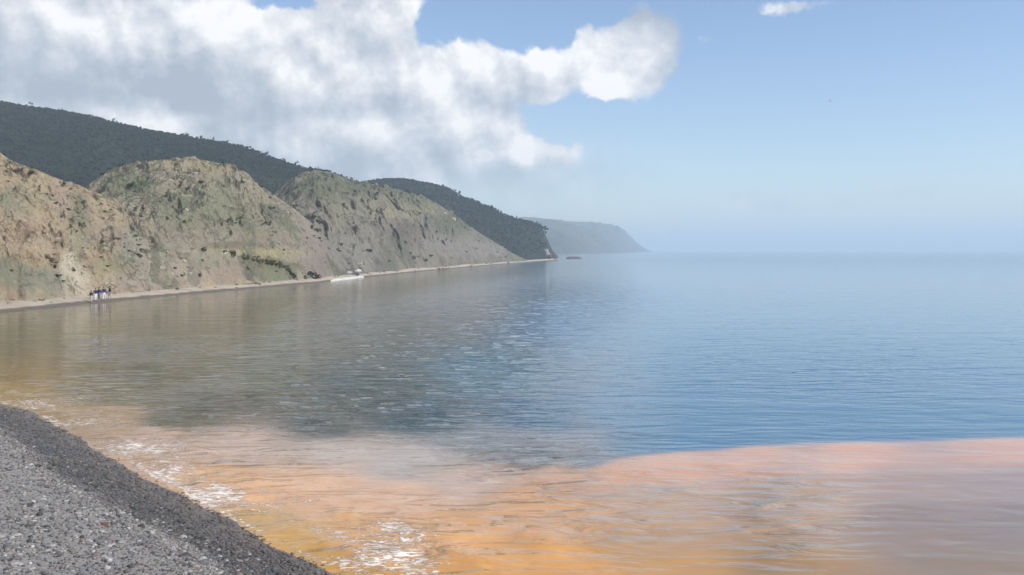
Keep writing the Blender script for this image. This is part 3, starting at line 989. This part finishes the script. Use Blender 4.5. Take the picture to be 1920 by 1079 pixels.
    c = N.mix(fm, base, (0.92, 0.81, 0.70))
    cd = N.new('ShaderNodeVectorMath', operation='LENGTH')
    N.put(cd.inputs[0], co)
    dist = cd.outputs['Value']
    r1 = N.noise(N.scaled(co, (0.42, 1.55, 1.0)), 1.0, 3, 0.42, 0.9)
    r2 = N.noise(N.scaled(co, (1.8, 5.0, 1.0)), 1.0, 3, 0.5, 0.6)
    r3 = N.noise(N.scaled(co, (0.10, 0.34, 1.0)), 1.0, 4, 0.55, 0.6)
    calmn = N.step(N.noise(N.scaled(co, (0.02, 0.05, 1.0)), 1.0, 3, 0.5, 0.8), 0.40, 0.62, 0.25, 1.0)
    far = N.step(dist, 30, 240, 1.0, 0.12)
    hgt = N.math('ADD', N.math('MULTIPLY', r1, 0.42), N.math('MULTIPLY', r2, 0.022))
    ripa = N.attr('ripple', 'Fac')
    hgt = N.math('MULTIPLY', N.math('MULTIPLY', hgt, N.math('MULTIPLY', ripa, 1.7)), far)
    hgt = N.math('ADD', hgt, N.math('MULTIPLY', r3, N.step(dist, 40, 400, 0.06, 0.16)))
    hgt = N.math('ADD', hgt, N.math('MULTIPLY', fm, 0.03))
    nrm = N.bump(hgt, 0.9, 1.0)
    rough = N.math('ADD', N.step(dist, 20, 600, 0.04, 0.13), N.math('MULTIPLY', fm, 0.6))
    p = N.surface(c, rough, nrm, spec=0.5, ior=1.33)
    o = mesh_obj('sea_water', V, grid_faces(len(ang), len(R), flip=True), m)
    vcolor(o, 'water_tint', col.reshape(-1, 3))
    vfloat(o, 'foam', foam.ravel())
    vfloat(o, 'ripple', rip.ravel())
    props(o, 'calm blue sea turning orange with sediment along the near shore', kind='structure')


water()


# ------------------------------------------------------------------ plants on the slopes
def leaf_mat(name, c1, c2):
    m, N = new_mat(name)
    co = N.new('ShaderNodeTexCoord').outputs['Object']
    n = N.noise(co, 3.0, 4, 0.6)
    N.surface(N.mix(N.step(n, 0.35, 0.65), c1, c2), 0.8, spec=0.2)
    return m


def leaf_cloud(name, seed, mat, n=260, size=0.16, shape=(1, 1, 0.8), lift=0.55, lobes=5):
    """uneven crown: many small leaf faces spread through several lobes of unit size"""
    rng = np.random.default_rng(seed)
    cen = rng.normal(0, 0.42, (lobes, 3)) * np.array(shape)
    rad = rng.uniform(0.38, 0.62, lobes)
    k = rng.integers(0, lobes, n)
    d = rng.normal(size=(n, 3))
    d /= np.linalg.norm(d, axis=1)[:, None]
    p = cen[k] + d * (rad[k] * rng.uniform(0.45, 1.05, n) ** 0.6)[:, None] * np.array(shape)
    p[:, 2] += lift
    p[:, 2] = np.maximum(p[:, 2], 0.02)
    a = rng.normal(size=(n, 3))
    a /= np.linalg.norm(a, axis=1)[:, None]
    b = np.cross(a, d)
    b /= np.linalg.norm(b, axis=1)[:, None] + 1e-9
    sz = (size * rng.uniform(0.6, 1.3, n))[:, None]
    V = np.stack([p - a * sz, p + b * sz * 0.7, p + a * sz, p - b * sz * 0.7], 1).reshape(-1, 3)
    Fc = np.arange(n * 4).reshape(n, 4)
    o = mesh_obj(name, V, Fc, mat, shade=False)
    me = o.data
    bpy.data.objects.remove(o)
    return me


def trunk_mesh(name, mat, h=1.0, r=0.06, limbs=3, seed=0):
    rng = random.Random(seed)
    V, Fc = [], []

    def tube(p0, p1, r0, r1, n=6):
        p0, p1 = Vector(p0), Vector(p1)
        ax = (p1 - p0).normalized()
        u = ax.orthogonal().normalized()
        w = ax.cross(u)
        b = len(V)
        for p, r_ in ((p0, r0), (p1, r1)):
            for i in range(n):
                an = 2 * math.pi * i / n
                V.append(tuple(p + (u * math.cos(an) + w * math.sin(an)) * r_))
        for i in range(n):
            j = (i + 1) % n
            Fc.append((b + i, b + j, b + n + j, b + n + i))
    tube((0, 0, -0.15), (0.02, 0, h * 0.55), r, r * 0.7)
    tube((0.02, 0, h * 0.53), (0.0, 0.03, h), r * 0.7, r * 0.35)
    for i in range(limbs):
        an = 2 * math.pi * (i + rng.random() * 0.5) / limbs
        z0 = h * (0.45 + 0.12 * i)
        tube((0, 0, z0), (math.cos(an) * 0.35, math.sin(an) * 0.35, z0 + 0.35), r * 0.5, r * 0.2, 5)
    o = mesh_obj(name, V, Fc, mat)
    me = o.data
    bpy.data.objects.remove(o)
    return me


M_bark, _N = new_mat('bark')
_co = _N.new('ShaderNodeTexCoord').outputs['Object']
_N.surface(_N.mix(_N.noise(_co, 8, 4, 0.6), (0.07, 0.05, 0.035), (0.14, 0.11, 0.08)), 0.9, spec=0.1)
L_dark = leaf_mat('dark_scrub', (0.018, 0.022, 0.010), (0.035, 0.038, 0.018))
L_olive = leaf_mat('olive_scrub', (0.06, 0.062, 0.022), (0.11, 0.105, 0.04))
L_green = leaf_mat('green_scrub', (0.045, 0.075, 0.025), (0.075, 0.11, 0.04))
L_forest = leaf_mat('forest_leaf', (0.007, 0.016, 0.015), (0.014, 0.026, 0.022))  # leaf colour darkened to carry the cloud shadow
ME_sh = {k: [leaf_cloud('shrub_crown', 100 + i + 10 * j, mt, 230) for i in range(3)] for j, (k, mt) in enumerate((('dark', L_dark), ('olive', L_olive), ('green', L_green)))}
ME_stem = trunk_mesh('stem', M_bark, 0.6, 0.04, 3, 1)


def surf_at(hname, px, py):
    V, qx, qy, front = HILLS[hname]
    d = (qx - px) ** 2 + (qy - py) ** 2 + np.where(front, 0, 1e6)
    close = np.where(d < 9.0)[0]
    i = close[np.argmin(V[close, 1])] if len(close) else int(np.argmin(d))
    return V[i], float(d[i])


def shrub(loc, r, kind, label, group=None, tall=1.0, rz=0.0, v=0):
    e = empty('shrub', (float(loc[0]), float(loc[1]), float(loc[2]) - 0.05 * r), label, 'shrub', group, rz)
    put('crown', ME_sh[kind][v % 3], (0, 0, 0), (r, r, r * tall), parent=e)
    put('stem', ME_stem, (0, 0, 0), (r, r, r * tall), parent=e)
    return e


def zone(V, ok, i):
    f = V[i, 2] / V[ok, 2].max()
    return 'low down on' if f < 0.33 else ('halfway up' if f < 0.66 else 'near the top of')


def slope_plants():
    rng = random.Random(9)
    # shrubs one can point to; those in the cleft stand in for shade
    for px, py, h, r, k, tall, label in [
        (437, 481, 'rounded_hill', 0.55, 'dark', 1.8, 'dark upright bush alone above the yellow grass shelf, tallest on the slope'),
        (423, 476, 'rounded_hill', 0.4, 'dark', 1.2, 'small dark bush just left of the dark upright bush'),
        (587, 521, 'rounded_hill', 1.1, 'dark', 0.9, 'broad dark bush at the beach edge near the pale spit'),
        (575, 523, 'rounded_hill', 0.6, 'olive', 0.8, 'low bush squeezed beside the broad dark bush at the beach edge'),
        (551, 520, 'rounded_hill', 0.55, 'dark', 1.3, 'narrow dark bush at the lower end of the olive hedge line'),
        (38, 318, 'near_cliff', 0.35, 'dark', 0.8, 'small dark bush on the skyline of the ochre slope, far left'),
        (57, 324, 'near_cliff', 0.5, 'dark', 0.7, 'low wide dark bush on the skyline of the ochre slope'),
        (121, 347, 'near_cliff', 0.42, 'dark', 1.0, 'round dark bush on the ochre skyline before the domed hill'),
        (155, 425, 'near_cliff', 0.35, 'dark', 1.3, 'dark bush in the gully halfway up the ochre slope'),
        (146, 436, 'near_cliff', 0.25, 'dark', 1.0, 'smaller dark bush just under the gully bush'),
        (158, 378, 'near_cliff', 0.3, 'green', 1.1, 'green bush at the head of the gully on the ochre slope'),
        (90, 484, 'near_cliff', 0.5, 'dark', 0.8, 'very dark leaf clump standing in for the shade at the head of the diagonal cleft above the scree'),
        (99, 492, 'near_cliff', 0.5, 'dark', 0.9, 'very dark leaf clump standing in for the shade in the middle of the diagonal cleft'),
        (103, 501, 'near_cliff', 0.35, 'dark', 1.0, 'dark leaf clump standing in for the shade low in the diagonal cleft'),
        (111, 518, 'near_cliff', 0.4, 'dark', 0.8, 'dark leaf clump standing in for the shade at the bottom end of the diagonal cleft'),
        (383, 472, 'rounded_hill', 0.45, 'dark', 1.4, 'dark bush in the rills left of the flat shelf'),
        (331, 503, 'near_cliff', 0.35, 'dark', 0.8, 'dark bush on the pink slope above the beach'),
        (344, 518, 'near_cliff', 0.4, 'dark', 0.7, 'dark bush lowest on the pink slope above the beach'),
        (250, 348, 'rounded_hill', 0.8, 'green', 0.7, 'bright green bush on the shaded left shoulder of the domed hill'),
        (191, 485, 'near_cliff', 0.35, 'dark', 0.7, 'dark bush beside the ledge in the middle of the ochre slope'),
    ]:
        p, d = surf_at(h, px, py)
        shrub(p, r, k, label, tall=tall, rz=rng.uniform(0, 6.28), v=rng.randrange(3))
    # olive hedge line dropping to the beach
    line = [(460, 483), (468, 484), (477, 486), (486, 488), (495, 490), (503, 492), (511, 493), (519, 495), (527, 497), (534, 499), (540, 503), (545, 508), (548, 513)]
    for px, py in line:
        p, d = surf_at('rounded_hill', px, py + 2)
        shrub(p, rng.uniform(0.55, 0.8), 'olive', 'olive bush in the ' + ('upper, level' if px < 500 else ('middle, bending' if px < 535 else 'lower, steep')) + ' stretch of the hedge line that drops to the beach', 'olive bushes in the hedge line', 0.8, rng.uniform(0, 6.28), rng.randrange(3))
    # scattered scrub
    for h, n, x0, x1, r0, r1, lab, grp in [
        ('near_cliff', 80, 0, 420, 0.16, 0.34, 'ochre cliff slope', 'scrub bushes on the ochre slope'),
        ('rounded_hill', 90, 190, 640, 0.22, 0.5, 'rounded green hill', 'scrub bushes on the rounded hill'),
        ('far_slope', 70, 540, 960, 0.35, 0.8, 'grey far slope', 'scrub bushes on the far slope')]:
        V, qx, qy, front = HILLS[h]
        ok = np.where(front & (qx > x0) & (qx < x1) & (V[:, 2] > 2.0) & (qy < 560))[0]
        rg = np.random.default_rng(len(lab))
        clump = fbm(V[ok] * (0.12 if h != 'far_slope' else 0.05) + 3, 3)
        pr = np.clip(clump + 0.15, 0.01, None) ** 2
        for i in rg.choice(ok, n, replace=False, p=pr / pr.sum()):
            k = rng.choice(['dark', 'dark', 'olive', 'green'])
            rad = rng.uniform(r0, r1)
            szw = 'tiny' if rad < (r0 + r1) / 2 else 'small'
            e = shrub(V[i], rad, k, szw + ' ' + {'dark': 'blackish', 'olive': 'olive brown', 'green': 'green'}[k] + ' scrub bush ' + zone(V, ok, i) + ' the ' + lab, grp, rng.uniform(0.6, 1.0), rng.uniform(0, 6.28), rng.randrange(3))
    # rock outcrops on the slopes
    rk = stone_material('slope_rock', (0.30, 0.25, 0.19), 0.9, 1.2)
    rk2 = stone_material('pale_slope_rock', (0.50, 0.44, 0.34), 0.9, 1.2)
    rm = [stone_mesh('rock', 200 + i, rk if i % 3 else rk2, 2, 0.8, 0.5) for i in range(6)]
    for h, n, x0, x1, r0, r1, lab, grp in [
        ('near_cliff', 60, 0, 430, 0.12, 0.32, 'ochre cliff slope', 'rocks jutting from the ochre slope'),
        ('rounded_hill', 50, 300, 640, 0.16, 0.42, 'rounded hill', 'rocks jutting from the rounded hill'),
        ('far_slope', 30, 620, 960, 0.4, 0.9, 'grey far slope', 'rocks jutting from the far slope')]:
        V, qx, qy, front = HILLS[h]
        ok = np.where(front & (qx > x0) & (qx < x1) & (V[:, 2] > 2.0) & (qy < 560))[0]
        rg = np.random.default_rng(len(lab) + 40)
        clump = fbm(V[ok] * 0.1 + 13, 3)
        pr = np.clip(clump + 0.1, 0.01, None) ** 2
        for i in rg.choice(ok, n, replace=False, p=pr / pr.sum()):
            r = rng.uniform(r0, r1)
            q = rng.randrange(6)
            put('rock', rm[q], (float(V[i, 0]), float(V[i, 1]), float(V[i, 2])), (r, r * rng.uniform(0.6, 1), r * rng.uniform(0.6, 1.1)), rng.uniform(0, 6.28), rng.uniform(-0.5, 0.5), ('tan' if q % 3 else 'pale cream') + ' angular rock jutting out ' + zone(V, ok, i) + ' the ' + lab, 'rock', grp)


slope_plants()


# ------------------------------------------------------------------ woods on the dark ridges
def woods(name, hname, n, r0, r1, label, seed, x0, x1):
    V, qx, qy, front = HILLS[hname]
    rng = np.random.default_rng(seed)
    ok = np.where((qx > x0) & (qx < x1) & (V[:, 2] > 3))[0]
    # more towards the crest
    w = 0.2 + smooth(V[ok, 2] / V[ok, 2].max(), 0.2, 0.9)
    idx = rng.choice(ok, n, p=w / w.sum())
    c = V[idx] + rng.normal(0, 2.0, (n, 3)) * np.array([1, 1, 0.05])
    r = rng.uniform(r0, r1, n) * np.where(rng.uniform(0, 1, n) < 0.06, 1.5, 1.0)
    v, f = ico(0)
    P = v[None] * (1 + rng.uniform(-0.35, 0.35, (n, len(v), 1)))
    P = P * (r[:, None] * np.stack([np.ones(n), np.ones(n), rng.uniform(0.7, 1.1, n)], 1))[:, None, :]
    P = P + c[:, None, :]
    Fc = (f[None] + (np.arange(n) * len(v))[:, None, None]).reshape(-1, 3)
    o = mesh_obj(name, P.reshape(-1, 3), Fc, L_forest, shade=False)
    props(o, label, 'forest', kind='stuff')


woods('forest', 'wooded_mountain', 26000, 0.3, 0.65, 'dense dark wood covering the mountain ridge in the upper left', 3, -300, 760)
woods('forest', 'dark_headland', 14000, 0.35, 0.75, 'dark wood covering the headland behind the grey far slope', 4, 620, 1018)


def skyline_trees():
    cr = [leaf_cloud('tree_crown', 300 + i, L_forest, 220, 0.17, (0.9, 0.9, 1.0), 1.15) for i in range(3)]
    tr = trunk_mesh('tree_trunk', M_bark, 1.1, 0.07, 4, 4)
    rng = random.Random(3)
    V, qx, qy, front = HILLS['wooded_mountain']
    for px in [22, 60, 96, 118, 150, 182, 214, 246, 262, 300, 324, 345, 352, 378, 402, 420, 427, 455, 487, 500, 530, 556, 600]:
        c = np.where(np.abs(qx - px) < 2.5)[0]
        i = c[np.argmin(qy[c])]
        r = rng.uniform(0.7, 1.3)
        if px in (345, 352, 487, 420):
            r *= 1.25
        e = empty('tree', (float(V[i, 0]), float(V[i, 1]), float(V[i, 2]) - 0.4), ('taller' if r > 1.1 else 'short') + ' dark tree on the mountain skyline ' + ('at the far left, above the ochre slope' if px < 170 else ('left of the domed hill top' if px < 290 else ('right above the domed hill' if px < 430 else 'between the domed hill and the far slope'))), 'tree', 'trees on the mountain skyline', rng.uniform(0, 6.28))
        put('crown', rng.choice(cr), (0, 0, 0), r, parent=e)
        put('trunk', tr, (0, 0, 0), r, parent=e)


skyline_trees()


# ------------------------------------------------------------------ spit, boulders, sea stacks
def shore_rocks():
    white = stone_material('white_rock', (0.80, 0.79, 0.75), 0.8, 1.0)
    brown = stone_material('brown_rock', (0.15, 0.12, 0.11), 0.9, 0.5)
    greyr = stone_material('pale_grey_rock', (0.42, 0.40, 0.38), 0.9, 0.4)
    # pale spit of washed shingle lying along the waterline
    m, N = new_mat('white_shingle')
    co = N.new('ShaderNodeTexCoord').outputs['Object']
    N.surface(N.ramp(N.noise(co, 0.6, 6, 0.65), [(0.3, (0.40, 0.38, 0.35)), (0.55, (0.62, 0.60, 0.56))]), 0.85, N.bump(N.noise(co, 3.0, 4, 0.6), 0.6, 0.1), spec=0.2)
    px = np.linspace(620, 683, 90)
    D = shore_D(px) + 0.3
    prof = np.array([(-2.0, -0.5), (-0.9, 0.03), (-0.2, 0.35), (0.8, 0.5), (2.2, 0.52), (3.5, 0.5), (5.0, 0.2)])
    wdt = smooth(px, 610, 630) * (1 - smooth(px, 676, 687)) * 0.55 + 0.05
    DD = D[:, None] + prof[None, :, 0] * wdt[:, None]
    X = (px - CX)[:, None] / F * DD
    Z = prof[None, :, 1] * wdt[:, None] + 0.05 * fbm(np.stack([X.ravel(), DD.ravel(), 0 * X.ravel()], 1) * 0.4, 3).reshape(X.shape)
    o = mesh_obj('shingle_spit', np.stack([X.ravel(), DD.ravel(), Z.ravel()], 1), grid_faces(len(px), len(prof), flip=True), m)
    props(o, 'bright white shingle spit at the waterline below the far slope', kind='structure')

    def rock(px, py, r, mat, seed, label, sc=(1, 0.7, 0.8), D=None, rx=0.0, rz=0.0, z=None):
        d = ray(px, py)
        D = D or float(shore_D(np.array([px]))[0]) + 1.0
        zz = H + d[2] * D if z is None else z
        put('rock', stone_mesh('rock', seed, mat, 2, 0.75, 0.45), (d[0] * D, D, zz), (r * sc[0], r * sc[1], r * sc[2]), rz, rx, label, 'rock')
    rock(672, 508.5, 0.6, white, 401, 'white tilted rock at the right end of the white spit', (1.0, 0.6, 0.75), rx=0.3, rz=0.5)
    rock(655, 511.5, 0.5, white, 402, 'smaller greyish white rock on the white spit, left of the tilted one', (1.0, 0.6, 0.6), rx=-0.2, rz=0.2)
    rock(670, 514.5, 0.42, brown, 403, 'dark rock at the foot of the white tilted rock', (1, 0.8, 0.8))
    rock(420, 476, 0.35, white, 404, 'bright white rock between the two dark bushes on the slope', (1.1, 0.7, 0.7), D=float(surf_at('rounded_hill', 428, 476)[0][1]) - 0.3)
    # rocks at the foot of the headland and the small stack off it
    for px, py, r, mt, sd, lab, sc in [
        (1034, 482, 2.9, brown, 411, 'dark brown rock ending the headland at the waterline', (1.3, 0.8, 0.9)),
        (1022, 478, 3.0, greyr, 412, 'pale pinkish crag standing over the dark brown headland rock', (0.8, 0.7, 1.5)),
        (1007, 476, 2.3, greyr, 413, 'pale block on the headland foot, left of the tall crag', (1.1, 0.8, 0.8)),
        (1013, 486, 2.3, brown, 414, 'low brown rocks at the waterline left of the dark headland rock', (2.2, 0.8, 0.5)),
        (988, 481, 1.8, greyr, 415, 'grey rock on the shore where the beach ends', (1.1, 0.8, 0.9)),
        (992, 487, 1.5, brown, 416, 'flat dark rocks at the waterline where the beach ends', (2.4, 0.8, 0.5))]:
        rock(px, py, r, mt, sd, lab, sc, D=560)
    d = ray(1075, 485)
    put('rock', stone_mesh('rock', 420, brown, 2, 0.75, 0.45), (d[0] * 640, 640, 0.0), (4.2, 2.5, 2.3), 0.2, 0, 'lone dark sea rock standing off the end of the headland', 'rock')


shore_rocks()


def fallen_rocks():
    mt = [stone_material('fallen_tan_rock', (0.30, 0.25, 0.19), 0.9, 2.0), stone_material('fallen_dark_rock', (0.12, 0.10, 0.085), 0.9, 2.0)]
    ms = [stone_mesh('rock', 500 + i, mt[i % 2], 1, 0.7, 0.45) for i in range(6)]
    rng = random.Random(31)
    for i in range(90):
        px = rng.uniform(5, 970)
        D = float(shore_D(np.array([px]))[0])
        off = rng.choice([rng.uniform(4.0, 7.0), rng.uniform(4.5, 7.0), rng.uniform(1.0, 4.0)])
        r = rng.uniform(0.10, 0.32) * (1 + D / 400)
        z = float(np.interp(off, [0, 2.3, 5, 9], [0.0, 0.4, 0.6, 0.9]))
        q = rng.randrange(6)
        where = 'below the ochre slope' if px < 330 else ('below the rounded hill' if px < 610 else 'below the grey far slope')
        put('rock', ms[q], ((px - CX) / F * (D + off), D + off, z), (r, r * 0.8, r * rng.uniform(0.6, 1.0)), rng.uniform(0, 6.28), rng.uniform(-0.3, 0.3),
            ('dark' if q % 2 else 'tan') + ' fallen rock on the pale beach ' + where, 'rock', 'fallen rocks along the foot of the cliffs')


fallen_rocks()


# ------------------------------------------------------------------ people at the far waterline
def flat_mat(name, c, rough=0.85):
    m, N = new_mat(name)
    co = N.new('ShaderNodeTexCoord').outputs['Object']
    N.surface(N.mix(N.step(N.noise(co, 14, 4, 0.6), 0.3, 0.7, 0.0, 0.35), c, tuple(0.6 * x for x in c)), rough, spec=0.25)
    return m


def skin_mesh(name, pts, edges, radii, mat, root=0, sub=1):
    me = bpy.data.meshes.new(name)
    me.from_pydata(pts, edges, [])
    o = bpy.data.objects.new(name, me)
    COL.objects.link(o)
    me.materials.append(mat)
    md = o.modifiers.new('skin', 'SKIN')
    md.use_smooth_shade = True
    for i, r in enumerate(radii):
        sv = me.skin_vertices[0].data[i]
        sv.radius = r if isinstance(r, tuple) else (r, r)
        sv.use_root = (i == root)
    s = o.modifiers.new('sub', 'SUBSURF')
    s.levels = s.render_levels = sub
    dg = bpy.context.evaluated_depsgraph_get()
    new = bpy.data.meshes.new_from_object(o.evaluated_get(dg))
    new.name = name
    bpy.data.objects.remove(o)
    if not new.materials:
        new.materials.append(mat)
    for p in new.polygons:
        p.use_smooth = True
    r_ = bpy.data.objects.new(name, new)
    COL.objects.link(r_)
    return r_


SKIN = flat_mat('skin', (0.38, 0.22, 0.15))
HAIR = flat_mat('dark_hair', (0.02, 0.014, 0.01))


def person(loc, rz, top, bottom, label, stride=0.0, armf=0.15, hgt=1.72, hair=True, long_sleeve=True, group='people at the far waterline'):
    k = hgt / 1.72
    pts, ed, rad = [], [], []

    def add(p, r, link=None):
        pts.append(tuple(k * x for x in p))
        rad.append(tuple(k * x for x in r) if isinstance(r, tuple) else k * r)
        if link is not None:
            ed.append((link, len(pts) - 1))
        return len(pts) - 1
    pel = add((0, 0, 0.93), (0.15, 0.11))
    wai = add((0, 0, 1.08), (0.13, 0.10), pel)
    che = add((0, 0.01, 1.28), (0.16, 0.115), wai)
    nb = add((0, 0.0, 1.42), (0.09, 0.075), che)
    nk = add((0, 0.01, 1.49), 0.05, nb)
    jaw = add((0, 0.03, 1.555), (0.062, 0.07), nk)
    hd = add((0, 0.015, 1.63), (0.078, 0.092), jaw)
    add((0, 0.005, 1.69), (0.06, 0.07), hd)
    add((0, 0.118, 1.60), 0.012, hd)                       # nose
    for s in (-1, 1):
        add((s * 0.088, 0.0, 1.61), 0.014, hd)             # ears
    arms, legs = {}, {}
    for s in (-1, 1):
        sh = add((s * 0.19, 0, 1.39), 0.062, nb)
        el = add((s * 0.26, -0.02 + armf * 0.2 * s, 1.13), 0.045, sh)
        wr = add((s * 0.27, 0.06 + armf * s, 0.90), 0.028, el)
        pa = add((s * 0.272, 0.075 + armf * 1.15 * s, 0.84), (0.018, 0.038), wr)
        for q in range(4):
            b0 = add((s * 0.272, 0.045 + q * 0.022 + armf * 1.2 * s, 0.80), 0.0095, pa)
            add((s * 0.262, 0.05 + q * 0.022 + armf * 1.2 * s, 0.735 + 0.008 * abs(q - 1.5)), 0.008, b0)
        t0 = add((s * 0.262, 0.115 + armf * 1.15 * s, 0.83), 0.011, wr)
        add((s * 0.255, 0.128 + armf * 1.15 * s, 0.79), 0.009, t0)
        arms[s] = (sh, el, wr)
        hp = add((s * 0.095, 0, 0.86), 0.098, pel)
        kn = add((s * 0.105, 0.03 + stride * 0.45 * s, 0.48), 0.062, hp)
        an = add((s * 0.11, -0.02 + stride * s, 0.085), 0.038, kn)
        he = add((s * 0.115, 0.03 + stride * s, 0.045), (0.04, 0.035), an)
        add((s * 0.12, 0.17 + stride * s, 0.028), (0.04, 0.022), he)
        legs[s] = (hp, kn, an)
    e = empty('person', loc, label, 'person', group, rz)
    b = skin_mesh('body', pts, ed, rad, SKIN)
    b.parent = e
    P = lambda i: np.array(pts[i])
    # shirt
    sp = [tuple(P(pel) + (0, 0, 0.03 * k)), tuple(P(wai)), tuple(P(che)), tuple(P(nb))]
    sr = [(0.165 * k, 0.13 * k), (0.15 * k, 0.12 * k), (0.178 * k, 0.135 * k), (0.10 * k, 0.088 * k)]
    se = [(0, 1), (1, 2), (2, 3)]
    for s in (-1, 1):
        i = len(sp)
        a, c_, w = (P(j) for j in arms[s])
        end = c_ + (w - c_) * (0.85 if long_sleeve else 0.05)
        sp += [tuple(a), tuple(c_), tuple(end)] if long_sleeve else [tuple(a), tuple(a + (c_ - a) * 0.8)]
        sr += [0.078 * k, 0.06 * k, 0.045 * k] if long_sleeve else [0.078 * k, 0.064 * k]
        se += [(3, i), (i, i + 1)] + ([(i + 1, i + 2)] if long_sleeve else [])
    o = skin_mesh('shirt', sp, se, sr, top)
    o.parent = e
    tp = [tuple(P(wai) - (0, 0, 0.03 * k)), tuple(P(pel))]
    trr = [(0.148 * k, 0.115 * k), (0.168 * k, 0.128 * k)]
    te = [(0, 1)]
    for s in (-1, 1):
        i = len(tp)
        a, c_, w = (P(j) for j in legs[s])
        tp += [tuple(a), tuple(c_), tuple(c_ + (w - c_) * 0.88)]
        trr += [0.112 * k, 0.085 * k, 0.07 * k]
        te += [(1, i), (i, i + 1), (i + 1, i + 2)]
    o = skin_mesh('trousers', tp, te, trr, bottom)
    o.parent = e
    if hair:
        v, f = ico(2)
        V = v * np.array([0.092, 0.108, 0.085]) * k + np.array([0, -0.012, 1.665]) * k
        V = V * (1 + 0.02 * fbm(v * 4, 2))[:, None]
        keep = (V[:, 2] > (1.645 + 0.05 * (V[:, 1] / k + 0.02) / 0.1 - 0.05) * k)
        ff = f[keep[f].all(axis=1)]
        o = mesh_obj('hair', V, ff, HAIR, e)
    return e


def people():
    navy = flat_mat('navy_cloth', (0.018, 0.032, 0.13))
    black = flat_mat('black_cloth', (0.012, 0.010, 0.012))
    brown = flat_mat('dark_red_brown_cloth', (0.045, 0.014, 0.010))
    white = flat_mat('white_cloth', (0.78, 0.76, 0.80))
    lil = flat_mat('pale_grey_cloth', (0.52, 0.48, 0.55))
    greyc = flat_mat('grey_cloth', (0.22, 0.22, 0.23))
    data = [  # px, offset inland, heading, top, bottom, stride, height, label
        (170, 0.05, 1.2, brown, lil, 0.16, 1.42, 'person in a dark brown top and pale trousers, first of the group by the water'),
        (178.5, 0.4, 0.7, navy, white, 0.10, 1.5, 'person in a navy top and bright white trousers next to the brown topped one'),
        (185, 0.7, -0.4, navy, greyc, 0.05, 1.5, 'person in a navy top and grey trousers in the middle of the group'),
        (194, 0.5, 0.3, navy, white, 0.12, 1.55, 'person in a broad navy top and white trousers right of the middle'),
        (205, 0.8, -0.9, black, lil, 0.2, 1.55, 'person in a black top and pale trousers at the right end of the group')]
    for px, off, rz, t, b, st, h, lab in data:
        D = float(shore_D(np.array([px]))[0]) + off
        z = float(np.interp(off, [0.0, 0.4, 0.9, 1.5, 2.3], [0.0, 0.12, 0.22, 0.3, 0.4]))
        person(((px - CX) / F * D, D, z - 0.0), math.pi + rz, t, b, lab, st, hgt=h)


people()


# ------------------------------------------------------------------ a bird far off in the sky
def bird():
    m = flat_mat('bird_feather', (0.10, 0.11, 0.12))
    d = ray(1556.5, 190)
    D = 330.0
    V, Fc = [], []
    rings = [(-0.34, 0.01), (-0.25, 0.035), (-0.1, 0.075), (0.05, 0.08), (0.16, 0.05), (0.22, 0.048), (0.27, 0.03), (0.34, 0.006)]
    n = 8
    for y, r in rings:
        for i in range(n):
            a = 2 * math.pi * i / n
            V.append((r * math.cos(a), y, r * 0.9 * math.sin(a)))
    for j in range(len(rings) - 1):
        for i in range(n):
            k = (i + 1) % n
            Fc.append((j * n + i, j * n + k, (j + 1) * n + k, (j + 1) * n + i))
    for s in (-1, 1):                                      # wings, thick at the root, bent at the wrist
        sec = [(0.05, 0.00, 0.17, 0.02, 0.03), (0.35, 0.03, 0.15, 0.12, 0.02), (0.62, 0.0, 0.09, 0.10, 0.012), (0.85, -0.08, 0.02, 0.02, 0.005)]
        b = len(V)
        for x, yc, ch, z, th in sec:
            V += [(s * x, yc + ch / 2, z), (s * x, yc, z + th), (s * x, yc - ch / 2, z), (s * x, yc, z - th)]
        for j in range(3):
            for i in range(4):
                k = (i + 1) % 4
                Fc.append((b + 4 * j + i, b + 4 * j + k, b + 4 * j + 4 + k, b + 4 * j + 4 + i))
    b = len(V)
    V += [(-0.03, -0.3, 0.01), (0.03, -0.3, 0.01), (0.07, -0.45, 0.0), (-0.07, -0.45, 0.0)]
    Fc.append((b, b + 1, b + 2, b + 3))
    o = mesh_obj('bird', V, Fc, m)
    o.location = (d[0] * D, D, H + d[2] * D)
    o.rotation_euler = (0.1, 0.25, 0.9)
    o.scale = (1.25,) * 3
    props(o, 'tiny dark bird flying high over the open sea', 'bird')


bird()


# ------------------------------------------------------------------ haze
def haze():
    x0, x1, y0, y1, z0, z1 = -16000, 16000, -2000, 16500, -3.4, 135
    V = [(x, y, z) for x in (x0, x1) for y in (y0, y1) for z in (z0, z1)]
    Fc = [(0, 1, 3, 2), (4, 6, 7, 5), (0, 4, 5, 1), (2, 3, 7, 6), (0, 2, 6, 4), (1, 5, 7, 3)]
    m = bpy.data.materials.new('haze_air')
    m.use_nodes = True
    N = Nodes(m.node_tree)
    p = N.new('ShaderNodeVolumePrincipled')
    p.inputs['Color'].default_value = (0.75, 0.88, 0.98, 1)
    p.inputs['Density'].default_value = HAZE_DENSITY
    p.inputs['Anisotropy'].default_value = 0.0
    o = N.new('ShaderNodeOutputMaterial')
    N.t.links.new(p.outputs[0], o.inputs['Volume'])
    ob = mesh_obj('haze', V, Fc, m, shade=False)
    props(ob, 'pale blue sea haze in the air', 'haze', kind='stuff')


haze()
